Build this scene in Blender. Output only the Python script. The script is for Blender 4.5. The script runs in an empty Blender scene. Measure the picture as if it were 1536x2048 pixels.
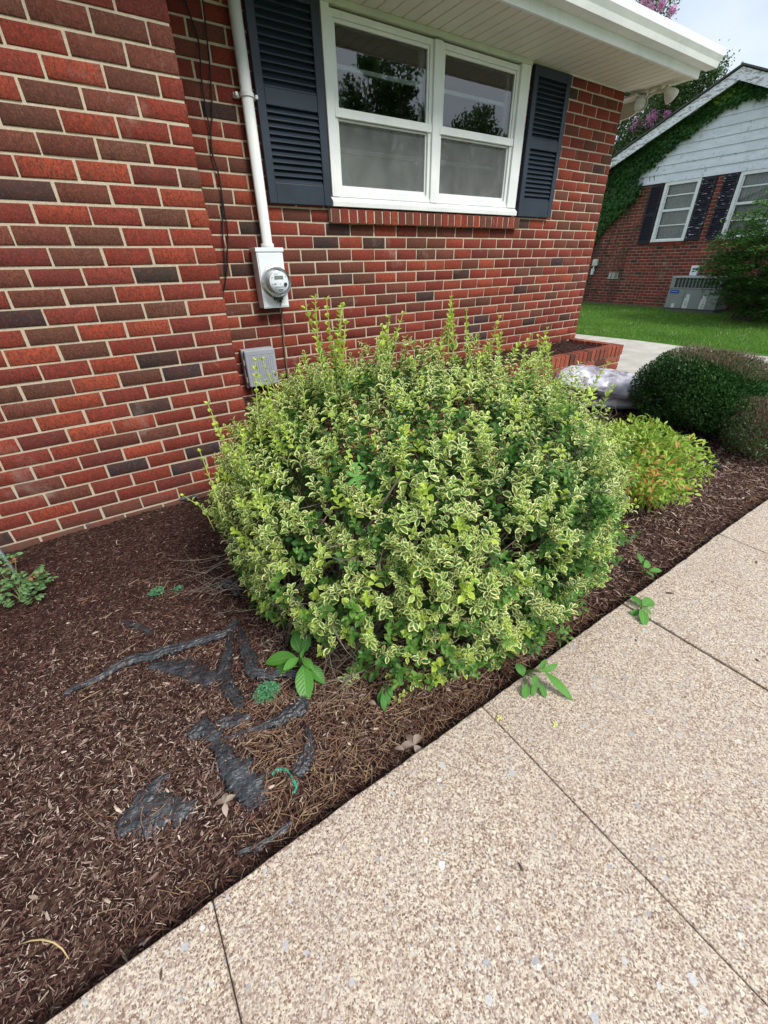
import bpy, math, random
import numpy as np
from mathutils import Vector, Matrix
rnd = random.Random(7); rng = np.random.default_rng(11)
sc = bpy.context.scene; COL = sc.collection
# ---------------------------------------------------------------- camera
FPX = 823.41; YA, PI_, RO = .5783, .5439, -.0212
CAMP = np.array([0, -3.1985, 1.2977])
_F = np.array([math.sin(YA)*math.cos(PI_), math.cos(YA)*math.cos(PI_), -math.sin(PI_)])
_r = np.cross(_F, [0, 0, 1]); _r /= np.linalg.norm(_r); _u = np.cross(_r, _F)
_R = math.cos(RO)*_r + math.sin(RO)*_u; _U = -math.sin(RO)*_r + math.cos(RO)*_u
cd = bpy.data.cameras.new('camera'); cam = bpy.data.objects.new('camera', cd); COL.objects.link(cam)
cam.matrix_world = Matrix(((_R[0], _U[0], -_F[0], CAMP[0]), (_R[1], _U[1], -_F[1], CAMP[1]), (_R[2], _U[2], -_F[2], CAMP[2]), (0, 0, 0, 1)))
cd.sensor_fit = 'HORIZONTAL'; cd.sensor_width = 36; cd.lens = FPX/1536*36; cd.clip_start = .02; cd.clip_end = 2000
sc.camera = cam
def at(px, py, z=0.0):            # where a sight line meets the level z
    d = _R*(px-768)/FPX - _U*(py-1024)/FPX + _F
    return CAMP + d*(z-CAMP[2])/d[2]
# ---------------------------------------------------------------- light
SUN_EL, SUN_AZ = math.radians(46), math.radians(163)   # azimuth of the sun, clockwise from +Y
w = bpy.data.worlds.new('World'); sc.world = w; w.use_nodes = True
nt = w.node_tree; nt.nodes.clear()
N = nt.nodes.new; Lk = nt.links.new
out = N('ShaderNodeOutputWorld'); bg = N('ShaderNodeBackground'); bg.inputs[1].default_value = .075
sky = N('ShaderNodeTexSky'); sky.sky_type = 'NISHITA'; sky.sun_disc = False
sky.sun_elevation = SUN_EL; sky.sun_rotation = SUN_AZ; sky.altitude = 100; sky.air_density = 1.2; sky.dust_density = 2
tc = N('ShaderNodeTexCoord'); mp = N('ShaderNodeMapping'); mp.inputs['Scale'].default_value = (1.2, 1.2, 3)
nz = N('ShaderNodeTexNoise'); nz.inputs['Scale'].default_value = 1.6; nz.inputs['Detail'].default_value = 6; nz.inputs['Roughness'].default_value = .55
cr = N('ShaderNodeValToRGB'); cr.color_ramp.elements[0].position = .3; cr.color_ramp.elements[1].position = .62
cr.color_ramp.elements[0].color = (.62, .62, .62, 1); cr.color_ramp.elements[1].color = (1, 1, 1, 1)
nz2 = N('ShaderNodeTexNoise'); nz2.inputs['Scale'].default_value = 3; nz2.inputs['Detail'].default_value = 5
cr2 = N('ShaderNodeValToRGB'); cr2.color_ramp.elements[0].color = (6.5, 7.7, 9.3, 1); cr2.color_ramp.elements[1].color = (8.8, 9.5, 10.2, 1)
cr2.color_ramp.elements[0].position = .3; cr2.color_ramp.elements[1].position = .7
mx = N('ShaderNodeMix'); mx.data_type = 'RGBA'
Lk(tc.outputs['Generated'], mp.inputs[0]); Lk(mp.outputs[0], nz.inputs[0]); Lk(mp.outputs[0], nz2.inputs[0])
Lk(nz.outputs[0], cr.inputs[0]); Lk(nz2.outputs[0], cr2.inputs[0]); Lk(cr.outputs[0], mx.inputs[0]); Lk(sky.outputs[0], mx.inputs[6]); Lk(cr2.outputs[0], mx.inputs[7])
Lk(mx.outputs[2], bg.inputs[0]); Lk(bg.outputs[0], out.inputs[0])
sd = bpy.data.lights.new('sun', 'SUN'); sd.energy = 2.2; sd.angle = math.radians(20); sd.color = (1, .97, .92)
so = bpy.data.objects.new('sun', sd); COL.objects.link(so)
sdir = Vector((math.sin(SUN_AZ)*math.cos(SUN_EL), math.cos(SUN_AZ)*math.cos(SUN_EL), math.sin(SUN_EL)))
so.rotation_euler = (-sdir).to_track_quat('-Z', 'Y').to_euler(); so.location = (0, -6, 9)
sc.view_settings.view_transform = 'Standard'; sc.view_settings.look = 'None'
sc.view_settings.exposure = .66; sc.view_settings.gamma = 1
# ---------------------------------------------------------------- helpers
def link(o, parent=None):
    COL.objects.link(o)
    if parent is not None:
        o.parent = parent
        if parent.type == 'EMPTY': o.location = -Vector(parent.location)
    return o
def props(o, label=None, cat=None, group=None, kind=None):
    if label: o['label'] = label
    if cat: o['category'] = cat
    if group: o['group'] = group
    if kind: o['kind'] = kind
    return o
def thing(name, label, cat, loc, group=None):
    o = bpy.data.objects.new(name, None); o.location = loc; o.empty_display_size = .1; COL.objects.link(o)
    return props(o, label, cat, group)
def finish(me, name, mat, parent, smooth, C):
    if mat: me.materials.append(mat)
    if C is not None:
        a = me.attributes.new('C', 'FLOAT_COLOR', 'POINT'); a.data.foreach_set('color', np.asarray(C, np.float32).ravel())
    if smooth: me.polygons.foreach_set('use_smooth', np.ones(len(me.polygons), bool))
    me.update(); o = bpy.data.objects.new(name, me); return link(o, parent)
def qmesh(name, V, Q, mat, parent=None, C=None, smooth=False):
    V = np.asarray(V, np.float32); Q = np.asarray(Q, np.int32); k = Q.shape[1]
    me = bpy.data.meshes.new(name); me.vertices.add(len(V)); me.vertices.foreach_set('co', V.ravel())
    me.loops.add(Q.size); me.loops.foreach_set('vertex_index', Q.ravel())
    me.polygons.add(len(Q)); me.polygons.foreach_set('loop_start', np.arange(0, Q.size, k, dtype=np.int32))
    me.update(calc_edges=True)
    return finish(me, name, mat, parent, smooth, C)
class MB:
    def __init__(s): s.v = []; s.f = []; s.c = []
    def add(s, V, F, c=(1, 1, 1, 1)):
        b = len(s.v); s.v += [tuple(map(float, p)) for p in V]; s.f += [tuple(i+b for i in f) for f in F]
        s.c += [c]*len(V); return s
    def box(s, x0, x1, y0, y1, z0, z1, c=(1, 1, 1, 1), M=None):
        V = [(x, y, z) for x in (x0, x1) for y in (y0, y1) for z in (z0, z1)]
        if M is not None: V = [M @ Vector(p) for p in V]
        return s.add(V, [(0, 1, 3, 2), (4, 6, 7, 5), (0, 4, 5, 1), (2, 3, 7, 6), (0, 2, 6, 4), (1, 5, 7, 3)], c)
    def tube(s, P, R, seg=8, c=(1, 1, 1, 1), cap=True):
        P = [Vector(p) for p in P]
        if not hasattr(R, '__len__'): R = [R]*len(P)
        V = []; F = []; up = None
        for i, p in enumerate(P):
            t = (P[min(i+1, len(P)-1)]-P[max(i-1, 0)]).normalized()
            if up is None:
                a = Vector((0, 0, 1)) if abs(t.z) < .9 else Vector((1, 0, 0)); up = t.cross(a).normalized()
            up = (up - t*up.dot(t)); up = up.normalized() if up.length > 1e-6 else t.orthogonal().normalized()
            w_ = t.cross(up)
            for j in range(seg):
                a = 2*math.pi*j/seg; V.append(p+(up*math.cos(a)+w_*math.sin(a))*R[i])
        for i in range(len(P)-1):
            for j in range(seg):
                k = (j+1) % seg; F.append((i*seg+j, i*seg+k, (i+1)*seg+k, (i+1)*seg+j))
        if cap: F.append(tuple(range(seg))[::-1]); F.append(tuple((len(P)-1)*seg+j for j in range(seg)))
        return s.add(V, F, c)
    def lathe(s, o, ax, prof, seg=32, c=(1, 1, 1, 1)):       # prof: (along, radius)
        o = Vector(o); ax = Vector(ax).normalized(); a = ax.orthogonal().normalized(); b = ax.cross(a); V = []; F = []
        for (h, r) in prof:
            for j in range(seg):
                t = 2*math.pi*j/seg; V.append(o+ax*h+(a*math.cos(t)+b*math.sin(t))*max(r, 1e-4))
        for i in range(len(prof)-1):
            for j in range(seg):
                k = (j+1) % seg; F.append((i*seg+j, i*seg+k, (i+1)*seg+k, (i+1)*seg+j))
        return s.add(V, F, c)
    def prism(s, poly, a, b, axis='x', c=(1, 1, 1, 1)):
        n = len(poly); V = []
        for h in (a, b):
            for p in poly: V.append({'x': (h, p[0], p[1]), 'y': (p[0], h, p[1]), 'z': (p[0], p[1], h)}[axis])
        F = [tuple(range(n))[::-1], tuple(range(n, 2*n))]+[(i, (i+1) % n, n+(i+1) % n, n+i) for i in range(n)]
        return s.add(V, F, c)
    def build(s, name, mat, parent=None, smooth=False, bevel=0, seg=2, auto=None):
        me = bpy.data.meshes.new(name); me.from_pydata(s.v, [], s.f)
        o = finish(me, name, mat, parent, smooth, [tuple(x)+(1,)*(4-len(x)) for x in s.c])
        import bmesh
        bm = bmesh.new(); bm.from_mesh(me); bmesh.ops.recalc_face_normals(bm, faces=bm.faces); bm.to_mesh(me); bm.free()
        if bevel:
            m = o.modifiers.new('bevel', 'BEVEL'); m.width = bevel; m.segments = seg; m.limit_method = 'ANGLE'; m.angle_limit = math.radians(40)
        return o
# ---------------------------------------------------------------- materials
class Mat:
    def __init__(s, name, rough=.8, spec=.3):
        s.m = bpy.data.materials.new(name); s.m.use_nodes = True; s.t = s.m.node_tree; s.b = s.t.nodes['Principled BSDF']
        s.b.inputs['Roughness'].default_value = rough; s.b.inputs['Specular IOR Level'].default_value = spec
        s.out = s.t.nodes['Material Output']
    def n(s, ty, **kw):
        x = s.t.nodes.new(ty)
        for k, v in kw.items():
            if k.startswith('i_'): x.inputs[int(k[2:])].default_value = v
            else: setattr(x, k, v)
        return x
    def l(s, a, b): s.t.links.new(a, b)
    def pos(s, scale=(1, 1, 1), rot=(0, 0, 0)):
        g = s.n('ShaderNodeNewGeometry'); m = s.n('ShaderNodeMapping'); m.inputs['Scale'].default_value = scale; m.inputs['Rotation'].default_value = rot
        s.l(g.outputs['Position'], m.inputs[0]); return m.outputs[0]
    def noise(s, scale, detail=4, rough=.55, vec=None):
        x = s.n('ShaderNodeTexNoise'); x.inputs['Scale'].default_value = scale; x.inputs['Detail'].default_value = detail; x.inputs['Roughness'].default_value = rough
        s.l(vec if vec is not None else s.pos(), x.inputs[0]); return x.outputs[0]
    def voro(s, scale, feat='F1', vec=None, outn=0, rnds=1):
        x = s.n('ShaderNodeTexVoronoi'); x.feature = feat; x.inputs['Scale'].default_value = scale; x.inputs['Randomness'].default_value = rnds
        s.l(vec if vec is not None else s.pos(), x.inputs[0]); return x.outputs[outn]
    def ramp(s, fac, stops, interp='LINEAR'):
        x = s.n('ShaderNodeValToRGB'); e = x.color_ramp; e.interpolation = interp
        while len(e.elements) < len(stops): e.elements.new(.5)
        for i, (p, c) in enumerate(stops):
            e.elements[i].position = p; e.elements[i].color = (c, c, c, 1) if not hasattr(c, '__len__') else (*c, 1)
        s.l(fac, x.inputs[0]); return x.outputs[0]
    def mix(s, f, a, b, mode='MIX'):
        x = s.n('ShaderNodeMix', data_type='RGBA', blend_type=mode)
        for v, i in ((f, 0), (a, 6), (b, 7)):
            if isinstance(v, bpy.types.NodeSocket): s.l(v, x.inputs[i])
            elif i == 0: x.inputs[0].default_value = v
            else: x.inputs[i].default_value = (*v, 1)
        return x.outputs[2]
    def math(s, op, a, b=0.0, clamp=False):
        x = s.n('ShaderNodeMath', operation=op, use_clamp=clamp)
        for v, i in ((a, 0), (b, 1)):
            if isinstance(v, bpy.types.NodeSocket): s.l(v, x.inputs[i])
            else: x.inputs[i].default_value = v
        return x.outputs[0]
    def attr(s):
        x = s.n('ShaderNodeAttribute', attribute_name='C'); return x
    def col(s, c):
        if isinstance(c, bpy.types.NodeSocket): s.l(c, s.b.inputs['Base Color'])
        else: s.b.inputs['Base Color'].default_value = (*c, 1)
        return s
    def bump(s, h, strength=.3, dist=.002):
        x = s.n('ShaderNodeBump'); x.inputs['Strength'].default_value = strength; x.inputs['Distance'].default_value = dist
        s.l(h, x.inputs['Height']); s.l(x.outputs[0], s.b.inputs['Normal']); return s
    def translucent(s, f, colour):
        tr = s.n('ShaderNodeBsdfTranslucent'); mxs = s.n('ShaderNodeMixShader'); mxs.inputs[0].default_value = f
        s.l(colour, tr.inputs[0]); s.l(s.b.outputs[0], mxs.inputs[1]); s.l(tr.outputs[0], mxs.inputs[2]); s.l(mxs.outputs[0], s.out.inputs[0]); return s
def simple(name, c, rough=.6, spec=.3, metal=0, var=.12, nscale=9, bump=0, bscale=200):
    m = Mat(name, rough, spec); a = tuple(x*(1-var) for x in c); b = tuple(min(1, x*(1+var)) for x in c)
    m.col(m.ramp(m.noise(nscale, 5), [(.3, a), (.7, b)])); m.b.inputs['Metallic'].default_value = metal
    if bump: m.bump(m.noise(bscale, 3), bump, .001)
    return m.m
def brick_mat(name, far=False):
    m = Mat(name, .9, .15); A = m.attr()
    scr = m.noise(1, 3, .6, m.pos((230, 230, 45))); mot = m.noise(38, 4, .65); mot2 = m.noise(9, 3)
    c = m.mix(m.ramp(scr, [(.45, 0), (.64, .6)]), A.outputs['Color'], (.07, .03, .024))
    c = m.mix(m.ramp(m.noise(125, 4, .75), [(.49, 0), (.60, .75)]), c, (.06, .026, .02))
    c = m.mix(m.ramp(mot, [(.5, 0), (.72, .5)]), c, (.11, .05, .035))
    c = m.mix(m.ramp(m.noise(140, 2), [(.55, 0), (.7, .35)]), c, m.mix(.5, A.outputs['Color'], (.42, .2, .13)))
    c = m.mix(m.ramp(mot2, [(.35, .25), (.6, 0)]), c, (.16, .04, .03))
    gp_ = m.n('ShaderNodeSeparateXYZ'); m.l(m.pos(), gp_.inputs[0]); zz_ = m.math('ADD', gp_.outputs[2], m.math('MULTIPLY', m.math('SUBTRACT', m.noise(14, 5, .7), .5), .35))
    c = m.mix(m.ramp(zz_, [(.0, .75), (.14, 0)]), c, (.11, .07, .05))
    c = m.mix(m.ramp(m.noise(2.6, 6, .7), [(.60, 0), (.74, .3)]), c, (.5, .42, .36))
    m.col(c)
    if not far: m.bump(m.math('ADD', m.math('MULTIPLY', scr, .8), mot), .75, .0035)
    return m.m
def mortar_mat(name, c=(.60, .50, .37)):
    m = Mat(name, .95, .1); n = m.noise(60, 5, .7)
    m.col(m.ramp(n, [(.3, tuple(x*.72 for x in c)), (.7, c)])); m.bump(m.noise(170, 4), .8, .003); return m.m
M_BRICK = brick_mat('brick'); M_MORTAR = mortar_mat('mortar'); M_FARBRICK = brick_mat('far_brick', True)
M_FARMORTAR = mortar_mat('far_mortar', (.42, .34, .27))
def paint_mat():
    m = Mat('white_paint', .42, .4); n = m.noise(5, 5); st = m.noise(1, 4, .6, m.pos((30, 30, 3)))
    c = m.ramp(n, [(.35, (.72, .74, .73)), (.65, (.82, .83, .81))]); c = m.mix(m.ramp(st, [(.58, 0), (.8, .35)]), c, (.5, .5, .44))
    m.col(c); return m.m
M_WHITE = paint_mat()
M_TRIM = simple('soffit_vinyl', (.66, .64, .55), .5, .3, var=.05, nscale=3)
M_FRIEZE = simple('frieze_paint', (.58, .62, .5), .6, .2, var=.08, nscale=6)
M_NAVY = simple('navy_paint', (.024, .034, .05), .42, .35, var=.25, nscale=4, bump=.15, bscale=60)
M_METER = simple('meter_enamel', (.78, .82, .84), .35, .4, var=.04)
M_PIPE = simple('pipe_enamel', (.76, .78, .76), .35, .4, var=.05)
M_GREY = simple('grey_plastic', (.33, .35, .38), .5, .3, var=.06)
M_DARK = simple('dark_rubber', (.012, .012, .014), .5, .3)
M_DARKMETAL = simple('dark_metal', (.06, .06, .06), .4, .4, metal=.6)
M_SHINGLE = simple('roof_shingle', (.09, .085, .08), .95, .1, var=.4, nscale=30, bump=.5, bscale=60)
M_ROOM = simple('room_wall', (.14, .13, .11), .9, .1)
M_SHADE = simple('roller_shade', (.8, .82, .78), .9, .1, var=.05)
M_CREAM = simple('cream_paint', (.62, .6, .52), .6, .3)
M_WOODCHIP = None
def glass_mat(name, ior=1.75, tint=(.9, .95, .93)):
    m = Mat(name); m.t.nodes.remove(m.b)
    tr = m.n('ShaderNodeBsdfTransparent'); tr.inputs[0].default_value = (*tint, 1); gl = m.n('ShaderNodeBsdfGlossy'); gl.inputs['Roughness'].default_value = .012
    fr = m.n('ShaderNodeFresnel'); fr.inputs[0].default_value = ior; mxs = m.n('ShaderNodeMixShader')
    bp = m.n('ShaderNodeBump'); bp.inputs['Strength'].default_value = .12; bp.inputs['Distance'].default_value = .002; m.l(m.noise(2.2, 2), bp.inputs['Height'])
    m.l(bp.outputs[0], gl.inputs['Normal'])
    m.l(fr.outputs[0], mxs.inputs[0]); m.l(tr.outputs[0], mxs.inputs[1]); m.l(gl.outputs[0], mxs.inputs[2]); m.l(mxs.outputs[0], m.out.inputs[0]); return m.m
M_GLASS = glass_mat('window_glass', 2.3)
def screen_mat():
    m = Mat('insect_screen', .8); m.t.nodes.remove(m.b); tr = m.n('ShaderNodeBsdfTransparent'); df = m.n('ShaderNodeBsdfDiffuse')
    m.l(m.ramp(m.noise(7, 4), [(.35, (.22, .23, .22)), (.7, (.33, .34, .33))]), df.inputs[0])
    mxs = m.n('ShaderNodeMixShader'); mxs.inputs[0].default_value = .3; m.l(tr.outputs[0], mxs.inputs[1]); m.l(df.outputs[0], mxs.inputs[2]); m.l(mxs.outputs[0], m.out.inputs[0]); return m.m
M_SCREEN = screen_mat()
def leaf_mat(name, green=((.04, .13, .02), (.22, .42, .07)), margin=(.93, .90, .40), lime=((.40, .58, .05), (.66, .78, .10)), trans=.28, rough=.4):
    m = Mat(name, rough, .35); A = m.attr(); sp = m.n('ShaderNodeSeparateColor'); m.l(A.outputs['Color'], sp.inputs[0])
    u, v, r, k = sp.outputs[0], sp.outputs[1], sp.outputs[2], A.outputs['Alpha']
    e = m.math('ABSOLUTE', m.math('SUBTRACT', m.math('MULTIPLY', u, 2), 1))
    e = m.math('MAXIMUM', e, m.math('MULTIPLY', m.math('SUBTRACT', v, .62), 2.3))
    e = m.math('ADD', e, m.math('MULTIPLY', m.math('SUBTRACT', m.noise(160, 2), .5), .55))
    mar = m.ramp(e, [(.48, 0), (.66, 1)])
    vein = m.ramp(m.math('ABSOLUTE', m.math('SUBTRACT', u, .5)), [(.02, .35), (.06, 0)])
    g = m.mix(r, green[0], green[1]); g = m.mix(vein, g, (.3, .42, .2))
    vk = m.ramp(k, [(.15, 0), (.25, 1)], 'LINEAR'); lk = m.ramp(k, [(.7, 0), (.95, 1)])
    mg = m.mix(r, margin, tuple(x*y for x, y in zip(margin, (.74, .88, .6))))
    c = m.mix(m.math('MULTIPLY', mar, vk), g, mg)
    lm = m.mix(r, lime[0], lime[1]); c = m.mix(m.math('MULTIPLY', lk, m.math('SUBTRACT', 1, m.math('MULTIPLY', mar, .3))), c, lm)
    m.col(c); m.translucent(trans, c); return m.m
def plant_mat(name, a, b, trans=.2, rough=.5, hi=None):
    m = Mat(name, rough, .3); A = m.attr(); sp = m.n('ShaderNodeSeparateColor'); m.l(A.outputs['Color'], sp.inputs[0])
    c = m.mix(sp.outputs[2], a, b)
    if hi: c = m.mix(m.ramp(A.outputs['Alpha'], [(.5, 0), (.6, 1)], 'CONSTANT'), c, hi)
    m.col(c); m.translucent(trans, c); return m.m
M_TWIG = simple('twig_bark', (.13, .10, .075), .9, .1, var=.3, nscale=40)
M_BARK = simple('tree_bark', (.13, .1, .08), .95, .1, var=.35, nscale=14, bump=.6, bscale=30)
# ---------------------------------------------------------------- noise on points
def pn(x, y, s=1.0, seed=0):
    r_ = np.random.default_rng(seed); o = 0
    for i in range(7):
        a = r_.uniform(0, 2*np.pi); f = s*r_.uniform(.5, 2.4); o = o+np.sin((x*np.cos(a)+y*np.sin(a))*f+r_.uniform(0, 6.28))/7
    return o
def unit(a): return a/np.maximum(np.linalg.norm(a, axis=-1, keepdims=True), 1e-9)
# ---------------------------------------------------------------- leaves
def leaf_arrays(P, D, Nn, L, W, r, k, cup=.25, curl=.2, rows=5, peak=.5):
    n = len(P); D = unit(D); S = unit(np.cross(D, Nn)); Nn = np.cross(S, D)
    t = np.linspace(0, 1, rows); w_ = np.sin(np.pi*np.clip(t, .0, 1)**(math.log(.5)/math.log(peak)))**.75; w_[0] = .08; w_[-1] = .05
    s = np.array([-1, 0, 1.0]); T, SS = np.meshgrid(t, s, indexing='ij'); Wd = np.repeat(w_[:, None], 3, 1)
    al = T.ravel()[None, :, None]*L[:, None, None]*D[:, None, :]
    sd_ = (SS*Wd).ravel()[None, :, None]*(W/2)[:, None, None]*S[:, None, :]
    up = ((np.abs(SS)*Wd).ravel()[None, :, None]*(W*cup)[:, None, None] - (T.ravel()**2)[None, :, None]*(L*curl)[:, None, None])*Nn[:, None, :]
    V = (P[:, None, :]+al+sd_+up).reshape(-1, 3)
    C = np.stack([np.tile((SS*.5+.5).ravel(), (n, 1)), np.tile(T.ravel(), (n, 1)), np.repeat(r[:, None], rows*3, 1), np.repeat(k[:, None], rows*3, 1)], -1).reshape(-1, 4)
    q = []
    for i in range(rows-1):
        for j in range(2): a = i*3+j; q.append((a, a+1, a+4, a+3))
    Q = (np.array(q)[None]+np.arange(n)[:, None, None]*rows*3).reshape(-1, 4)
    return V, Q, C
def diamond(P, D, Nn, L, W, r, k=None, fold=.12):
    n = len(P); D = unit(D); S = unit(np.cross(D, Nn)); Nn = np.cross(S, D); k = np.zeros(n) if k is None else k
    V = np.stack([P, P+D*(L*.45)[:, None]+S*(W/2)[:, None]+Nn*(W*fold)[:, None], P+D*L[:, None], P+D*(L*.45)[:, None]-S*(W/2)[:, None]+Nn*(W*fold)[:, None]], 1).reshape(-1, 3)
    Q = np.arange(4*n).reshape(-1, 4); C = np.repeat(np.stack([np.full(n, .5), np.full(n, .5), r, k], -1), 4, 0)
    return V, Q, C
def rdir(n): return unit(rng.normal(size=(n, 3)))
def cat(parts):
    V = []; Q = []; C = []; b = 0
    for v, q, c in parts: V.append(v); Q.append(q+b); C.append(c); b += len(v)
    return np.concatenate(V), np.concatenate(Q), np.concatenate(C)
def pane(name, mat, parent, axis, pos, a0, a1, z0, z1):
    """a sheet of glass facing -axis"""
    V = [(a0, pos, z0), (a1, pos, z0), (a1, pos, z1), (a0, pos, z1)] if axis == 'y' else [(pos, a1, z0), (pos, a0, z0), (pos, a0, z1), (pos, a1, z1)]
    return qmesh(name, V, [(0, 1, 2, 3)], mat, parent)
# ---------------------------------------------------------------- bricks
RED = [(.29, .046, .026), (.26, .039, .024), (.34, .058, .030), (.22, .036, .026), (.27, .048, .032), (.36, .066, .032), (.175, .034, .027), (.24, .038, .025)]
BROWN = [(.165, .052, .034), (.125, .052, .034), (.18, .058, .038), (.145, .060, .038)]
DARKB = [(.035, .034, .034), (.045, .04, .036), (.03, .032, .038)]
def brick_wall(name, parent, org, ud, nd, u0, u1, ztop, x0, k0, k1, bl=.207, ch=.0787, mj=.011, dark=(), brown=(), holes=(), mat=None, mmat=None, prob=(.05, .22), seed=3, bev=.0035, thick=.06, zmin=-9, zmax=9, rec=.005, mortar_name='mortar', slope=None):
    """running-bond bricks on a vertical plane; u runs along ud from org, nd is the outward normal"""
    R_ = random.Random(seed); V = []; C = []; dark = set(dark); brown = set(brown); org = np.array(org, float); ud = np.array(ud, float); nd = np.array(nd, float)
    for k in range(k0, k1):
        za, zb = ztop-(k+1)*ch+mj/2, ztop-k*ch-mj/2
        if zb > zmax: zb = zmax
        if za < zmin: za = zmin
        if zb-za < .008: continue
        off = x0+(bl/2 if k % 2 else 0)
        for i in range(int(math.floor((u0-off)/bl))-1, int(math.ceil((u1-off)/bl))+1):
            a = off+i*bl+mj/2+R_.uniform(-.002, .002); b = off+(i+1)*bl-mj/2+R_.uniform(-.002, .002)
            if slope is not None:
                s0, s1 = slope(zb); lo, hi = max(u0, s0), min(u1, s1)
            else: lo, hi = u0, u1
            seg = [(max(a, lo), min(b, hi))]
            for (ha, hb, hz0, hz1) in holes:
                if za < hz1-.004 and zb > hz0+.004:
                    ns = []
                    for (p, q) in seg:
                        if p < ha: ns.append((p, min(q, ha)))
                        if q > hb: ns.append((max(p, hb), q))
                    seg = ns
            if (k, i) in dark: c = R_.choice(DARKB)
            elif (k, i) in brown: c = R_.choice(BROWN)
            elif dark: c = R_.choice(RED)
            else:
                t = R_.random(); c = R_.choice(DARKB) if t < prob[0] else R_.choice(BROWN) if t < prob[0]+prob[1] else R_.choice(RED)
            f = R_.uniform(.86, 1.14); c = tuple(x*f for x in c)
            for (p, q) in seg:
                if q-p < .018: continue
                d = R_.uniform(-.0015, .0015); jz = R_.uniform(-.001, .001)
                for (uu, zz, dd) in ((p, za, -thick), (q, za, -thick), (q, zb, -thick), (p, zb, -thick),
                                     (p, za+jz, -bev+d), (q, za+jz, -bev+d), (q, zb+jz, -bev+d), (p, zb+jz, -bev+d),
                                     (p+bev, za+bev+jz, d), (q-bev, za+bev+jz, d), (q-bev, zb-bev+jz, d), (p+bev, zb-bev+jz, d)):
                    V.append(org+ud*(uu+R_.gauss(0, .0009))+nd*dd+np.array([0, 0, zz+R_.gauss(0, .0009)])); C.append((*c, 1))
    V = np.array(V); n = len(V)//12
    q = np.array([(0, 1, 5, 4), (1, 2, 6, 5), (2, 3, 7, 6), (3, 0, 4, 7), (4, 5, 9, 8), (5, 6, 10, 9), (6, 7, 11, 10), (7, 4, 8, 11), (8, 9, 10, 11)])
    Q = (q[None]+np.arange(n)[:, None, None]*12).reshape(-1, 4)
    if np.dot(np.cross(ud, [0, 0, 1]), nd) < 0: Q = Q[:, ::-1]
    o = qmesh(name, V, Q, mat or M_BRICK, parent, np.array(C))
    return o
def slab_poly(mb, org, ud, nd, poly, d0, d1):
    """prism of (u,z) polygon between offsets d0,d1 along the normal"""
    n = len(poly); V = []
    for d in (d0, d1):
        for (u, z) in poly: V.append(tuple(org[i]+ud[i]*u+nd[i]*d+(z if i == 2 else 0) for i in range(3)))
    mb.add(V, [tuple(range(n))[::-1], tuple(range(n, 2*n))]+[(i, (i+1) % n, n+(i+1) % n, n+i) for i in range(n)])
# ================================================================ our house
MAIN_D = [(-13,12),(-7,-3),(-7,15),(-1,10),(0,-2),(0,1),(1,0),(1,2),(3,-3),(3,13),(4,1),(4,7),(6,5),(6,11),(9,8),(10,8),(10,12),(10,15),(11,8)]
MAIN_B = [(-13,14),(-13,15),(-11,-3),(-11,16),(-10,-3),(-10,13),(-10,15),(-9,14),(-9,16),(-8,-3),(-8,16),(-7,14),(-6,15),(-4,-3),(-4,-2),(-4,13),(-4,16),(-3,14),(-3,15),(-2,-3),(-2,13),(-2,15),(-1,-4),(-1,-3),(-1,-1),(-1,13),(-1,14),(-1,16),(0,2),(0,5),(0,6),(0,7),(0,14),(1,4),(1,5),(1,13),(1,14),(2,-1),(2,0),(2,1),(2,5),(2,6),(2,9),(3,-4),(3,-1),(3,0),(3,1),(3,7),(3,12),(3,14),(4,0),(4,2),(4,11),(4,12),(4,16),(5,-1),(5,0),(5,3),(5,15),(6,-3),(6,-2),(6,1),(6,3),(6,12),(6,15),(7,4),(7,7),(7,8),(7,13),(8,-3),(8,3),(8,11),(9,12),(11,13)]
BAY_D = [(-2,0),(2,2),(4,-1),(7,1),(8,2),(10,1),(14,0),(14,2),(15,1),(17,-4)]
BAY_B = [(-9,0),(-9,1),(-9,2),(-9,3),(-8,2),(-8,3),(-7,2),(-6,1),(-6,2),(-5,0),(-4,0),(-4,1),(-4,2),(-3,3),(-2,1),(-1,2),(0,-1),(0,0),(0,1),(1,0),(2,-1),(3,-1),(3,0),(4,1),(4,2),(5,-1),(6,0),(8,-2),(8,-1),(8,1),(9,-2),(12,0),(12,1),(14,-2),(15,-2),(17,-1)]
XC, XB, YB, XL = 4.92, .683, -.589, -3.2      # house corner, bay corner, bay face, far left end
ZW = 2.66
house = thing('brick_house', 'near red brick house with white double window, navy louvered shutters and white eave', 'house', (2.5, 0, 0))
WIN = (1.69, 3.565, 1.64, 2.7)
brick_wall('wall', house, (0, 0, 0), (1, 0, 0), (0, -1, 0), XB, XC, 1.55, 1.432, -15, 20, dark=MAIN_D, brown=MAIN_B, holes=[WIN, (1.672, 3.622, 1.552, 1.64)], zmax=ZW, seed=5)
m = MB(); r_ = .006
m.box(XB-.2, WIN[0], r_, .22, -.2, ZW).box(WIN[1], XC-.004, r_, .22, -.2, ZW).box(WIN[0], WIN[1], r_, .22, -.2, WIN[2]-.005)
m.build('mortar', M_MORTAR, house)
brick_wall('bay_wall', house, (0, YB, 0), (1, 0, 0), (0, -1, 0), XL, XB, 1.4648, -.141, -16, 20, dark=BAY_D, brown=BAY_B, zmax=ZW, seed=9)
brick_wall('bay_side_wall', house, (XB, 0, 0), (0, 1, 0), (1, 0, 0), YB+.062, -.001, 1.4648, -.485, -16, 20, zmax=ZW, seed=12)
m = MB(); m.box(XL, XB-.006, YB+.006, -.0, -.2, ZW); m.build('bay_mortar', M_MORTAR, house)
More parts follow.
